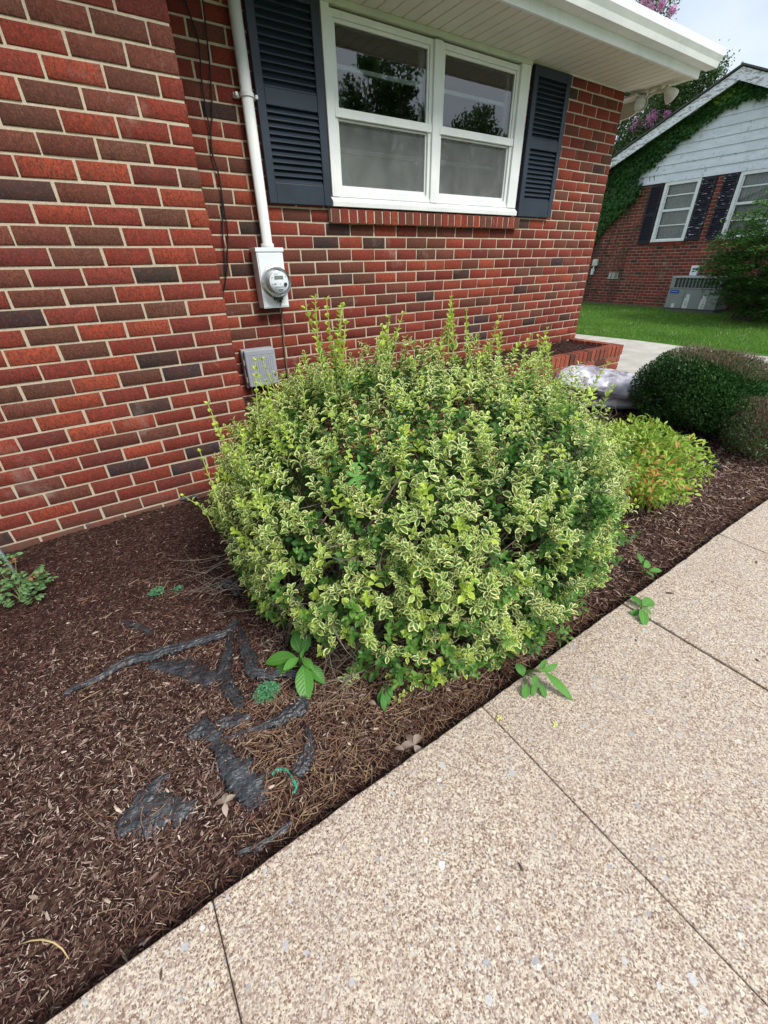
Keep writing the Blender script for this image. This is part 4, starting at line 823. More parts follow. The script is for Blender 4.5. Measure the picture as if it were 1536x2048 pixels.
# corrugated flexible pipe
b = MB(); p0, p1 = A(-40, 1050, .26), A(44, 1165, .0); P_ = []; Rr = []
for i in range(90):
    t = i/89; P_.append(p0*(1-t)+p1*t+np.array([0, 0, .02*math.sin(t*3.1)])); Rr.append(.0085+.0018*(i % 3 == 0))
b.tube(P_, Rr, 12); props(b.build('corrugated_pipe', simple('galvanised', (.14, .17, .18), .5, .4, metal=.2), None, smooth=True), 'grey corrugated flexible pipe leaning into the rose plant at the left edge', 'pipe')
# ================================================================ landscape fabric scraps
mf = Mat('landscape_fabric', .36, .6); gx = mf.n('ShaderNodeTexBrick'); gx.inputs['Scale'].default_value = 38; gx.inputs['Mortar Size'].default_value = .045; gx.inputs['Color1'].default_value = (0, 0, 0, 1); gx.inputs['Color2'].default_value = (0, 0, 0, 1); gx.inputs['Mortar'].default_value = (1, 1, 1, 1); gx.offset = 0; gx.inputs['Brick Width'].default_value = .5; gx.inputs['Row Height'].default_value = .5
mf.l(mf.pos((1, 1, 1), (0, 0, .5)), gx.inputs[0]); nb = mf.noise(25, 5)
cfa = mf.mix(mf.ramp(nb, [(.42, .0), (.66, .6)]), (.014, .016, .02), (.06, .068, .078)); cfa = mf.mix(mf.math('MULTIPLY', gx.outputs[0], .18), cfa, (.15, .16, .165)); cfa = mf.mix(mf.ramp(mf.noise(70, 4), [(.6, 0), (.7, .8)]), cfa, (.10, .06, .045)); mf.col(cfa); mf.bump(mf.noise(34, 4, .6, mf.pos((.4, 1.8, 1), (0, 0, .5))), .8, .010); M_FAB = mf.m
FABXY = []
def fabric(label, pts, seed, lift=.012, wrinkle=.008, mat=None, name='landscape_fabric', catn='fabric scrap'):
    P = [at(p[0], p[1], -.0) for p in pts]; Wd = [p[2] for p in pts]; S = []; SW = []
    for i in range(len(P)-1):
        p0, p1, p2, p3 = P[max(i-1, 0)], P[i], P[i+1], P[min(i+2, len(P)-1)]
        for k in range(14):
            t = k/14; S.append(.5*((2*p1)+(-p0+p2)*t+(2*p0-5*p1+4*p2-p3)*t*t+(-p0+3*p1-3*p2+p3)*t**3)); SW.append(Wd[i]*(1-t)+Wd[i+1]*t)
    S.append(P[-1]); SW.append(Wd[-1]); S = np.array(S); SW = np.array(SW); n = len(S); m_ = 15
    T_ = unit(np.gradient(S, axis=0)); Nn = np.stack([-T_[:, 1], T_[:, 0], np.zeros(n)], -1); s = np.linspace(-.5, .5, m_)
    i_ = np.arange(n)*.25; wl = SW*(1+.5*pn(i_, i_*0, 2.6, seed)+.07*rng.normal(0, 1, n)); wr_ = SW*(1+.5*pn(i_, i_*0+5, 2.6, seed+1)+.07*rng.normal(0, 1, n))
    off = np.where(s[None] < 0, s[None]*wl[:, None], s[None]*wr_[:, None]); X = S[:, None, 0]+Nn[:, None, 0]*off; Y = S[:, None, 1]+Nn[:, None, 1]*off
    sw_ = s[None]*7+1.5*pn(i_, i_*0, 1.5, seed+4)[:, None]; Z = bed_h(X, Y)+lift+wrinkle*(.6*pn(X, Y, 45, seed+2)+.15*pn(X, Y, 110, seed+3))+wrinkle*.6*np.abs(np.sin(sw_*1.4))+wrinkle*.3*np.cos(s*np.pi)[None]-.010*(np.abs(s)[None]*2)**5; FABXY.append(np.stack([X.ravel(), Y.ravel(), Z.ravel()], -1))
    I, J = np.meshgrid(np.arange(n-1), np.arange(m_-1), indexing='ij'); a = (I*m_+J).ravel()
    o = qmesh(name, np.stack([X, Y, Z], -1).reshape(-1, 3), np.stack([a, a+1, a+m_+1, a+m_], -1), mat or M_FAB, None, None, True)
    sm_ = o.modifiers.new('thickness', 'SOLIDIFY'); sm_.thickness = .0012
    return props(o, label, catn, 'torn landscape fabric showing through the mulch' if mat is None else None)
fabric('long dark fold of landscape fabric running up to the left foot of the bush', [(130, 1393, .015), (204, 1357, .03), (257, 1325, .05), (311, 1311, .055), (350, 1297, .05), (401, 1284, .035), (447, 1270, .035), (474, 1246, .04)], 1, .018, .010)
fabric('flat wrinkled patch of landscape fabric just below the long fold', [(300, 1330, .03), (345, 1332, .07), (385, 1340, .09), (425, 1358, .07), (436, 1366, .03)], 2, .01, .005)
fabric('upright strip of landscape fabric between the long fold and the clover clump', [(462, 1268, .02), (458, 1307, .035), (449, 1350, .05), (462, 1386, .05), (488, 1417, .03)], 3, .016, .009)
fabric('crumpled L-shaped strip of landscape fabric beside the large-leaved weed', [(481, 1258, .015), (490, 1293, .035), (501, 1325, .055), (506, 1348, .05), (537, 1354, .04), (575, 1350, .03), (600, 1356, .02)], 4, .02, .012)
fabric('spoon-shaped twisted strip of landscape fabric below the clover clump', [(450, 1481, .008), (475, 1474, .012), (501, 1465, .015), (537, 1454, .03), (572, 1436, .05), (598, 1418, .065), (608, 1400, .03)], 5, .018, .010)
fabric('short wrinkled oval of landscape fabric above the spoon-shaped strip', [(432, 1450, .02), (455, 1446, .05), (480, 1441, .05), (504, 1436, .02)], 6, .013, .007)
fabric('ragged band of landscape fabric widening to a torn end near the green scrap', [(378, 1476, .03), (398, 1462, .06), (415, 1454, .05), (432, 1478, .05), (447, 1505, .045), (456, 1528, .06), (482, 1545, .09), (505, 1578, .08), (512, 1606, .05)], 7, .013, .006)
fabric('largest flat patch of landscape fabric with a pale grid, lowest in the bed', [(238, 1672, .02), (252, 1650, .08), (276, 1632, .12), (308, 1619, .13), (345, 1617, .08), (388, 1619, .04)], 8, .008, .003)
fabric('narrow tail of landscape fabric above the largest flat patch', [(292, 1612, .05), (306, 1580, .05), (322, 1560, .03), (340, 1550, .015)], 9, .009, .004)
fabric('leaf-shaped upright flap of landscape fabric right of the green scrap', [(590, 1546, .03), (600, 1528, .055), (612, 1506, .05), (619, 1483, .03), (615, 1456, .008)], 10, .018, .009)
fabric('thin half-buried strip of landscape fabric close to the walk edge', [(469, 1694, .012), (505, 1680, .02), (537, 1662, .02), (580, 1630, .015)], 11, .010, .004)
fabric('strip of landscape fabric along the foot of the brick bay', [(178, 1062, .02), (215, 1046, .04), (250, 1036, .04), (300, 1022, .03), (350, 1012, .02), (400, 1003, .02)], 12, .022, .012)
fabric('small black crumple of landscape fabric at the left flank of the bush', [(432, 1180, .03), (452, 1172, .06), (468, 1178, .06), (480, 1196, .03)], 13, .022, .014)
fabric('faint scrap of landscape fabric in the dark mulch above the long fold', [(245, 1243, .02), (275, 1252, .035), (305, 1264, .02)], 14, .008, .004)
fabric('dark scrap of landscape fabric below the dark shrub at the right', [(1408, 924, .03), (1424, 930, .07), (1440, 942, .04)], 15, .02, .01)
M_GREENP = simple('green_plastic', (.03, .36, .22), .5, .3, var=.35, nscale=90)
fabric('torn bright green plastic scrap on the mulch', [(543, 1546, .006), (552, 1537, .014), (566, 1534, .012), (577, 1541, .006), (584, 1552, .011), (590, 1566, .007), (586, 1578, .002)], 16, .014, .003, M_GREENP, 'plastic_scrap', 'plastic scrap')
FP = np.concatenate(FABXY); FP = FP[rng.random(len(FP)) < .5]; n = len(FP)
V, Q, C = chips(FP[:, 0]+rng.normal(0, .008, n), FP[:, 1]+rng.normal(0, .008, n), lambda X, Y: FP[:, 2]-.002, rng.uniform(.006, .02, n), rng.uniform(.001, .003, n), pal(n, np.full(n, .5)), lift=.004, tilt=.2)
ok = np.repeat(rng.random(n) < np.clip(.5+.9*pn(FP[:, 0], FP[:, 1], 38, 71), 0, 1), 9); km = ok.reshape(-1, 9)[:, 0]; idx = np.cumsum(ok)-1
props(qmesh('loose_mulch', V[ok], idx[Q.reshape(-1, 4, 4)[km].reshape(-1, 4)], M_CHIP, None, C[ok]), 'pale loose chips scattered over the fabric scraps', 'mulch', kind='stuff')
# dead leaves and litter
M_DEAD = plant_mat('dead_leaf', (.28, .2, .15), (.45, .36, .3), .1, .7)
for i, (px, py, z, L, a, lb) in enumerate([(450, 1606, .02, .03, .3, 'pale grey dead leaf on the mulch right of the largest fabric patch'), (695, 1300, .03, .05, 1.0, 'dry brown leaf caught under the big bush beside the large-leaved weed'), (752, 1410, .01, .03, 2.0, 'brown dead leaf at the front foot of the big bush'),
        (828, 1490, -.02, .045, .5, 'curled tan dead oak leaf beside the walk edge below the big bush'), (808, 1500, -.02, .03, 2.2, 'small tan dead leaf against the walk edge'), (262, 1000, .03, .02, .2, 'small dead leaf by the foot of the brick bay'), (1148, 1240, .02, .03, .2, 'dry leaf on the edge of the walk under the bush')]):
    p = A(px, py, z); t_ = np.array([a, a+2.1, a+4.2, a+1.0]) if i in (3, 0) else np.array([a])
    V, Q, C = leaf_arrays(np.repeat(p[None], len(t_), 0), np.stack([np.cos(t_), np.sin(t_), t_*0+.15], -1), np.tile(np.array([0, 0, 1.]), (len(t_), 1)), np.full(len(t_), L), np.full(len(t_), L*.55), rng.random(len(t_)), np.zeros(len(t_)), .35, .5, 6, .55)
    props(qmesh('dead_leaf', V, Q, M_DEAD, None, C, True), lb, 'leaf', 'dead leaves on the bed')
M_YEL = plant_mat('fallen_petal', (.6, .62, .12), (.7, .72, .2), .2)
for (px, py, lb) in ((998, 1436, 'tiny yellow-green fallen leaf on the walk at the end of the thin joint'), (1110, 1449, 'tiny yellow-green fallen leaf on the walk right of the thin joint')):
    p = A(px, py, .003); V, Q, C = star(p, 3, .011, (0, -.3, 1), None, None, .3, 6.28, .6); props(qmesh('fallen_leaf', V, Q, M_YEL, None, C, True), lb, 'leaf', 'fallen leaves on the walk')
for (px, py, L, a, lb) in ((1513, 1124, .02, .3, 'oval brown wood chip on the walk near the right edge of the photo'), (1515, 1320, .016, 1.2, 'dark brown crumb on the walk right of the dark joint'), (1425, 1163, .014, -.5, 'small dark chip on the walk above the dark joint'), (1340, 1186, .03, -.8, 'short dark twig on the walk beside the small weeds'), (322, 1950, .016, 1.3, 'narrow brown chip on the walk at the lower left'), (392, 1828, .016, .3, 'dark pebble on the walk edge at the lower left'), (1272, 1280, .012, 1.4, 'small brown speck of bark on the walk below the four-leaved weed'), (1371, 1394, .01, -.3, 'tiny brown crumb on the walk below the dark joint'), (1042, 1734, .02, 1.3, 'dark brown bark chip in the middle of the walk')):
    p = A(px, py, .003); b = MB(); dv = np.array([math.cos(a), math.sin(a), 0])*L/2; b.tube([p-dv, p-dv*.4, p+dv*.4, p+dv], [L*.06, L*.16, L*.15, L*.05], 6); props(b.build('bark_chip', simple('chip_brown', (.12, .075, .055), .9), None, smooth=True), lb, 'bark chip', 'loose chips on the walk')
b = MB(); P_ = [A(x, y, z) for x, y, z in ((40, 1888, .005), (62, 1881, .02), (85, 1879, .03), (108, 1885, .03), (125, 1898, .02), (138, 1918, .005))]; b.tube(P_, [.0012, .0016, .0018, .0018, .0016, .001], 6)
props(b.build('dry_stalk', simple('straw_yellow', (.5, .38, .18), .7), None, smooth=True), 'curved yellow dry stalk arching over the mulch at the lower left', 'stalk')
b = MB(); b.tube([A(0, 1188, .05), A(12, 1203, .03), A(24, 1216, .0)], .0025, 6); props(b.build('dry_stick', M_TWIG, None), 'short dry stick lying by the rose plant at the left edge', 'stick')
# ================================================================ the neighbour's house
def aX(px, py, X):
    d = _R*(px-768)/FPX-_U*(py-1024)/FPX+_F; return CAMP+d*(X/d[0])
NX = 14.0
nb = thing('neighbour_house', "neighbour's red brick house with peeling white gable siding and black shutters", 'house', (NX, 3.1, 0))
XR = 13.62
ap = aX(1487, 130, XR); ev = aX(1221, 318, XR); slp = (ap[2]-ev[2])/(ev[1]-ap[1]); YR, ZR = ap[1], ap[2]
apl = aX(1484, 158, XR); evl = aX(1221, 334, XR); RH = ZR-apl[2]
YE0, YE1 = YR-5.2, YR+5.2                       # eaves
def ztop(y): return ZR-slp*abs(y-YR)
ZB = 2.99
RED2 = RED[:]; RED[:] = [(.34, .06, .045), (.29, .05, .04), (.25, .05, .042), (.38, .07, .05)]
YW0, YW1 = YR-4.7, YR+4.7
wins = [(3.29, 4.17, 1.70, 2.99), (1.50, 2.46, 1.70, 2.99)]
brick_wall('wall', nb, (NX, 0, 0), (0, 1, 0), (-1, 0, 0), YW0, YW1, 3.03, 0, 0, 40, seed=31, prob=(.03, .25), mat=M_FARBRICK, holes=wins+[(4.88, 5.2, .78, .91)], zmax=ZB, zmin=-.1, bl=.215, ch=.0775, mj=.013, rec=.004)
RED[:] = RED2
b = MB(); ys = [YW0, wins[1][0], wins[1][1], wins[0][0], wins[0][1], YW1]
for i in range(0, 6, 2): b.box(NX+.006, NX+.2, ys[i], ys[i+1], -.2, ZB)
for wv in wins: b.box(NX+.0065, NX+.2, wv[0], wv[1], -.2, wv[2])
b.box(NX+.201, NX+.3, YW0, YW1, -.2, ZB); b.build('mortar', M_FARMORTAR, nb)
def siding():
    m = Mat('peeling_siding', .7, .2); n1 = m.noise(1, 5, .7, m.pos((6, 2.2, 9))); n2 = m.noise(9, 6, .75)
    c = m.ramp(n1, [(.35, (.62, .66, .72)), (.6, (.74, .77, .82))]); k = m.math('MULTIPLY', m.ramp(n2, [(.55, 0), (.61, 1)]), m.ramp(m.noise(1.3, 3), [(.4, .1), (.6, 1)])); c = m.mix(m.math('MULTIPLY', k, .8), c, (.34, .33, .34)); m.col(c); m.bump(n2, .5, .01); return m.m
M_SID = siding()
# lap boards
z = ZB; b = MB(); bh = .185
while z < ZR-.3:
    hw = (ZR-.12-z)/slp; hw2 = (ZR-.12-(z+bh))/slp
    if hw2 < .05: break
    hw = min(hw, 4.68); hw2 = min(hw2, 4.68)
    b.add([(NX-.045, YR-hw, z), (NX-.045, YR+hw, z), (NX-.02, YR+hw2, z+bh), (NX-.02, YR-hw2, z+bh), (NX+.05, YR-hw, z), (NX+.05, YR+hw, z), (NX+.05, YR+hw2, z+bh), (NX+.05, YR-hw2, z+bh)],
          [(0, 1, 2, 3), (7, 6, 5, 4), (0, 4, 5, 1), (3, 2, 6, 7), (0, 3, 7, 4), (1, 5, 6, 2)]); z += bh
b.build('gable_siding', M_SID, nb)
def peel():
    m = Mat('peeling_trim', .6, .3); n2 = m.noise(1, 6, .75, m.pos((8, 6, 22))); c = m.mix(m.ramp(n2, [(.5, 0), (.56, 1)]), (.78, .80, .84), (.30, .27, .27)); m.col(c); return m.m
b = MB()
for s in (1, -1):
    y0, y1 = YR, YR+s*5.2
    b.add([(x, y, zz) for x in (XR, XR+.03) for (y, zz) in ((y0, ZR-.02), (y1, ZR-.02-slp*5.2), (y1, ZR-RH-slp*5.2), (y0, ZR-RH))], [(0, 1, 2, 3), (7, 6, 5, 4), (0, 4, 5, 1), (1, 5, 6, 2), (2, 6, 7, 3), (3, 7, 4, 0)])
b.build('rake_board', peel(), nb)
b = MB()
for s in (1, -1):
    b.add([(x, y, zz) for x in (XR+.031, NX-.05) for (y, zz) in ((YR, ZR-.10), (YR+s*5.18, ZR-.10-slp*5.18), (YR+s*5.18, ZR-.14-slp*5.18), (YR, ZR-.14))], [(0, 1, 2, 3), (7, 6, 5, 4), (0, 4, 5, 1), (1, 5, 6, 2), (2, 6, 7, 3), (3, 7, 4, 0)])
b.build('rake_soffit', M_SID, nb)
b = MB()
for s in (1, -1):
    b.add([(x, y, zz) for x in (XR-.04, NX+12) for (y, zz) in ((YR, ZR+.035), (YR+s*5.35, ZR+.035-slp*5.35), (YR+s*5.35, ZR-slp*5.35), (YR, ZR))], [(0, 1, 2, 3), (7, 6, 5, 4), (0, 4, 5, 1), (1, 5, 6, 2), (2, 6, 7, 3), (3, 7, 4, 0)])
b.build('roof', M_SHINGLE, nb)
for ya in (YW0, YW1-.2): b = MB(); b.box(NX+.31, NX+11.8, ya, ya+.2, -.2, ZB+.3); b.build('side_wall', M_FARMORTAR, nb)
M_CURT = simple('pale_curtain', (.42, .43, .41), .9, .1, var=.2, nscale=5); M_FGLASS = glass_mat('far_glass', 1.6)
M_BLKSH = Mat('black_peeling_shutter', .6, .3); M_BLKSH.col(M_BLKSH.mix(M_BLKSH.ramp(M_BLKSH.noise(1, 5, .7, M_BLKSH.pos((10, 7, 30))), [(.60, 0), (.63, 1)]), (.018, .018, .028), (.6, .58, .6))); M_BLKSH = M_BLKSH.m
M_BLKSH2 = simple('black_shutter', (.018, .018, .028), .6, .3)
for (y0, y1, z0, z1) in wins:
    b = MB(); t = .07; X0, X1 = NX-.03, NX+.06
    b.box(X0, X1, y0+.002, y0+t, z0, z1-.002).box(X0, X1, y1-t, y1-.002, z0, z1-.002).box(X0, X1, y0+t, y1-t, z1-t, z1-.002).box(X0-.02, X1, y0+.002, y1-.002, z0-.04, z0-.001)
    fw = b.build('window', M_WHITE, nb)
    b = MB(); zm = z0+(z1-z0)*.52; b.box(NX, NX+.03, y0+t, y1-t, zm-.025, zm+.025)
    for zz in (z0+(z1-z0)*.26, z0+(z1-z0)*.77): b.box(NX+.015, NX+.035, y0+t, y1-t, zz-.012, zz+.012)
    b.box(NX+.005, NX+.035, y0+t, y0+t+.03, z0, z1-t).box(NX+.005, NX+.035, y1-t-.03, y1-t, z0, z1-t).box(NX+.005, NX+.035, y0+t+.03, y1-t-.03, z0, z0+.03)
    b.build('sash', M_WHITE, fw); pane('pane', M_FGLASS, fw, 'x', NX+.037, y0+t, y1-t, z0, z1-t)
    b = MB(); nY = 24
    for i in range(nY):
        a = y0+t+(y1-y0-2*t)*i/nY; c_ = y0+t+(y1-y0-2*t)*(i+1)/nY; b.box(NX+.10+.012*(i % 2), NX+.12+.012*(i % 2), a, c_, z0, z1-t)
    b.build('curtain', M_CURT, fw)
    s = MB(); Rr = random.Random(3); y = y0-.03
    while y < y1: s.box(NX-.035, NX+.02, y, y+.064, z0-.125, z0-.042, (*Rr.choice(RED), 1)); y += .074
    s.build('sill', M_FARBRICK, nb)
def shutter2(y0, y1, z0, z1, mat, lean=0):
    b = MB(); X0, X1 = NX-.05, NX-.012; zm = z0+(z1-z0)*.5
    b.box(X0, X1, y0, y0+.04, z0, z1).box(X0, X1, y1-.04, y1, z0, z1).box(X0, X1, y0+.04, y1-.04, z0, z0+.07).box(X0, X1, y0+.04, y1-.04, z1-.06, z1).box(X0, X1, y0+.04, y1-.04, zm-.03, zm+.03)
    o = b.build('shutter', mat, nb); b = MB(); b.box(X1-.006, X1-.003, y0+.03, y1-.03, z0+.03, z1-.03); z = z0+.08
    while z < z1-.08:
        if abs(z-zm) > .045: b.add([(x, y, zz) for y in (y0+.041, y1-.041) for (x, zz) in ((X0+.004, z), (X0+.006, z+.01), (X1-.008, z+.035), (X1-.01, z+.025))], [(0, 1, 2, 3), (7, 6, 5, 4), (0, 4, 5, 1), (1, 5, 6, 2), (2, 6, 7, 3), (3, 7, 4, 0)])
        z += .042
    b.build('louvers', mat, o)
shutter2(4.20, 4.52, 1.63, 2.96, M_BLKSH2); shutter2(2.94, 3.27, 1.66, 2.98, M_BLKSH); shutter2(2.47, 2.78, 1.66, 2.98, M_BLKSH)
b = MB(); b.box(NX-.005, NX+.03, 4.885, 5.195, .785, .905); v_ = b.build('vent', M_GREY, nb)
b = MB()
for i in range(6): b.box(NX-.012, NX-.006, 4.90, 5.18, .795+i*.018, .803+i*.018)
b.box(NX-.03, NX-.001, 4.87, 5.21, .755, .778); b.build('vent_slats', M_CREAM, v_)
b = MB(); b.box(NX-.12, NX-.01, YW0, YW1, -.1, .10); b.build('foundation', simple('foundation_stain', (.16, .12, .09), .9, .1, var=.3), nb)
# small fittings on that wall
ob = thing('outdoor_outlet', 'small beige outlet box with a white fitting below on the far brick wall', 'outlet box', (NX, 5.7, 1.1))
b = MB(); b.box(NX-.09, NX-.001, 5.62, 5.78, 1.10, 1.28); b.build('box', M_CREAM, ob, bevel=.01); b = MB(); b.tube([(NX-.05, 5.72, 1.10), (NX-.05, 5.73, 1.02)], .02, 8); b.tube([(NX-.05, 5.73, 1.02), (NX-.05, 5.74, .86)], [.055, .045], 12); b.build('fitting', M_PIPE, ob)
db = thing('disconnect_box', 'small white electrical disconnect box on the far brick wall above the air conditioner', 'electrical box', (NX, 2.8, .9))
b = MB(); b.box(NX-.1, NX-.001, 2.69, 2.86, .86, 1.09); b.build('box', M_METER, db, bevel=.006); b = MB(); b.box(NX-.104, NX-.1, 2.72, 2.82, 1.0, 1.03); b.box(NX-.104, NX-.1, 2.74, 2.81, .95, .965); b.build('label', M_DARKMETAL, db)
# air conditioner
ac = thing('air_conditioner', "grey packaged air conditioner with a louvered top band and white stickers beside the neighbour's house", 'air conditioner', (13.3, 2.3, 0))
M_AC = simple('ac_enamel', (.27, .29, .28), .5, .3, var=.06); M_ACD = simple('ac_dark', (.04, .05, .05), .6, .2)
x0, x1, y0, y1, z0, z1 = 13.2, 13.88, 1.72, 2.93, .13, .86; zg = .60
b = MB(); b.box(x0, x1, y0, y1, z0, zg-.03); b.box(x0+.012, x1, y0+.01, y1-.01, zg-.03, zg-.012); b.build('cabinet', M_AC, ac, bevel=.01)
b = MB(); b.box(x0+.03, x1-.02, y0+.02, y1-.02, zg-.011, z1-.05); cbk = b.build('coil', M_ACD, ac)
b = MB(); b.box(x0, x0+.03, y0, y0+.10, zg-.011, z1-.04).box(x0, x0+.03, y1-.10, y1, zg-.011, z1-.04).box(x0, x0+.03, y0+.10, y1-.10, zg-.011, zg+.012); n = 12
for i in range(1, n): yy = y0+.1+(y1-y0-.2)*i/n; b.box(x0+.004, x0+.028, yy-.009, yy+.009, zg+.012, z1-.04)
for i in range(1, 6): b.box(x0+.02, x0+.026, y0+.1, y1-.1, zg+.012+i*.032, zg+.016+i*.032)
b.build('grille', M_AC, ac)
b = MB(); b.box(x0-.01, x1+.01, y0-.01, y1+.01, z1-.04, z1); b.build('top_cover', simple('ac_light', (.34, .36, .35), .5), ac, bevel=.015, seg=3)
for ya in (.42, .83): b = MB(); b.box(x0-.002, x0+.002, y1-ya, y1-ya+.008, z0, zg-.04); b.build('panel_seam', M_ACD, ac)
b = MB(); b.box(x0-.012, x0-.001, y1-.26, y1-.045, .475, .555); bd = b.build('badge', simple('badge_blue', (.02, .07, .35), .4, .4), ac, bevel=.012, seg=3)
b = MB(); b.box(x0-.0145, x0-.0122, y1-.235, y1-.07, .508, .522); b.build('badge_bar', simple('badge_pale', (.35, .45, .7), .5), bd)
b = MB()
for (ya, yb, za, zb) in ((y1-.245, y1-.165, z0+.01, z0+.11), (y1-.56, y1-.44, z0+.01, z0+.25), (y1-.55, y1-.47, z0+.255, z0+.33), (y1-.96, y1-.83, z0+.01, z0+.24), (y1-.94, y1-.86, z0+.245, z0+.31)): b.box(x0-.003, x0-.001, ya, yb, za, zb)
stk = b.build('stickers', simple('sticker_white', (.68, .70, .66), .5), ac)
b = MB(); R_ = random.Random(6)
for i in range(34):
    ya = R_.choice((y1-.545, y1-.945))+R_.uniform(0, .02); zz = z0+.03+.19*R_.random(); b.box(x0-.0045, x0-.0032, ya, ya+R_.uniform(.02, .07), zz, zz+.004)
b.build('sticker_print', simple('print_grey', (.25, .27, .26), .6), stk)
b = MB(); b.box(x0-.04, x1+.03, y0-.05, y1+.05, -.05, .085); b.box(x0+.02, x1-.02, y0+.02, y1-.02, .085, .13); b.build('pad', simple('pad', (.12, .115, .11), .9), ac)
# ivy
ivy = thing('ivy', "dark ivy climbing the neighbour's brick corner and up under its gable edge", 'ivy', (NX-.1, 5.2, 0))
poly = [(1150, 560), (1178, 500), (1190, 478), (1213, 452), (1240, 425), (1262, 405), (1283, 382), (1276, 352), (1298, 335), (1315, 318), (1340, 300), (1362, 280), (1400, 252), (1428, 232), (1465, 205), (1500, 193), (1545, 192), (1545, 172), (1484, 160), (1400, 216), (1300, 284), (1221, 336), (1150, 385)]
pg = np.array([aX(x, y, NX-.1)[1:] for x, y in poly])
def inpoly(py_, pz_, pg):
    c = np.zeros(len(py_), bool); j = len(pg)-1
    for i in range(len(pg)):
        a, b_ = pg[i], pg[j]; cond = ((a[1] > pz_) != (b_[1] > pz_)) & (py_ < (b_[0]-a[0])*(pz_-a[1])/(b_[1]-a[1]+1e-12)+a[0]); c ^= cond; j = i
    return c
n = 52000; yy = rng.uniform(pg[:, 0].min(), pg[:, 0].max(), n); zz = rng.uniform(pg[:, 1].min(), pg[:, 1].max(), n)
jy, jz = yy+.10*pn(yy, zz, 14, 2)+rng.normal(0, .03, n), zz+.10*pn(yy, zz, 14, 7)+rng.normal(0, .03, n); ok = inpoly(jy, jz, pg); yy, zz = yy[ok], zz[ok]; n = len(yy)
xx = NX-.06-rng.random(n)*.16*(.6+.4*pn(yy, zz, 5, 9)); P = np.stack([xx, yy, zz], -1)
D = unit(np.stack([rng.normal(-.35, .3, n), rng.normal(0, .6, n), rng.normal(-.7, .4, n)], -1)); Nn = unit(np.stack([-np.ones(n), rng.normal(0, .45, n), rng.normal(.45, .4, n)], -1))
r = np.clip(.35+.5*pn(yy, zz, 5, 12)+rng.normal(0, .22, n), 0, 1); hl = np.exp(-(((yy-aX(1455, 185, NX)[1])/.35)**2+((zz-aX(1455, 190, NX)[2])/.2)**2)); r = np.clip(r+hl*(rng.random(n) < .5), 0, 1.0)
V, Q, C = diamond(P, D, Nn, rng.uniform(.05, .095, n), rng.uniform(.045, .08, n), r, (hl*rng.random(n) > .4)*1.0, .05)
M_IVY = plant_mat('ivy_leaf', (.018, .06, .014), (.06, .17, .03), .18, .45, (.2, .38, .05)); qmesh('foliage', V, Q, M_IVY, ivy, C)
b = MB(); R_ = random.Random(2)
for k in range(24):
    y = R_.uniform(4.9, 6.6); z = -.02; P_ = []
    while z < 3.6 and len(P_) < 22: P_.append((NX-.03, y, z)); y += R_.uniform(-.1, .08); z += .2
    b.tube(P_, .008, 5)
b.build('stems', M_BARK, ivy)
# big arching shrub at the right edge
cs = thing('arching_shrub', "large dark green arching shrub in front of the neighbour's right window", 'shrub', (12.2, .9, 0))
Cc_ = np.array([12.2, .34, 1.2]); R3 = np.array([.95, 1.3, 1.3]); parts = []; sb = MB()
for k in range(1500):
    D = rdir(1)[0]; D[2] = D[2]*.9; s = R_.uniform(.5, 1.03); p = Cc_+D*R3*s
    if p[2] < .12: p[2] = .12+R_.random()*.3
    if p[2] > 1.6 and R_.random() < .35: continue
    if p[2] < 1.05: p[1] = Cc_[1]+(p[1]-Cc_[1])*(.60+.40*p[2]/1.05)
    out_ = unit(np.array([D[0], D[1], .12+.25*R_.random()])); n_ = 30; L = R_.uniform(.25, .5); t = rng.random(n_); side = unit(np.cross(out_, [0, 0, 1.])); sg_ = rng.choice([-1, 1], n_)
    q = p+out_*(t*L)[:, None]+np.array([0, 0, -1.])*(t*t*L*.35)[:, None]+side*(sg_*.07*rng.random(n_)*(1.2-t))[:, None]+rng.normal(0, .012, (n_, 3))
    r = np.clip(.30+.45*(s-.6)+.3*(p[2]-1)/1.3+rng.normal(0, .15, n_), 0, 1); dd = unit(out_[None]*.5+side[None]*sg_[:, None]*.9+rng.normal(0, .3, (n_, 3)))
    parts.append(diamond(q, dd, np.tile(np.array([0, 0, 1.]), (n_, 1))+rdir(n_)*.5, rng.uniform(.06, .10, n_), rng.uniform(.02, .036, n_), r))
    if k % 60 == 0: p0 = Vector((12.3+R_.uniform(-.2, .2), .8+R_.uniform(-.3, .3), 0)); sb.tube([p0, p0.lerp(Vector(p), .6)+Vector((0, 0, .25)), p], [.02, .012, .004], 5)
V, Q, C = cat(parts); M_ARCH = plant_mat('arching_leaf', (.016, .055, .016), (.13, .29, .055), .2, .45); qmesh('foliage', V, Q, M_ARCH, cs, C); sb.build('stems', M_BARK, cs)
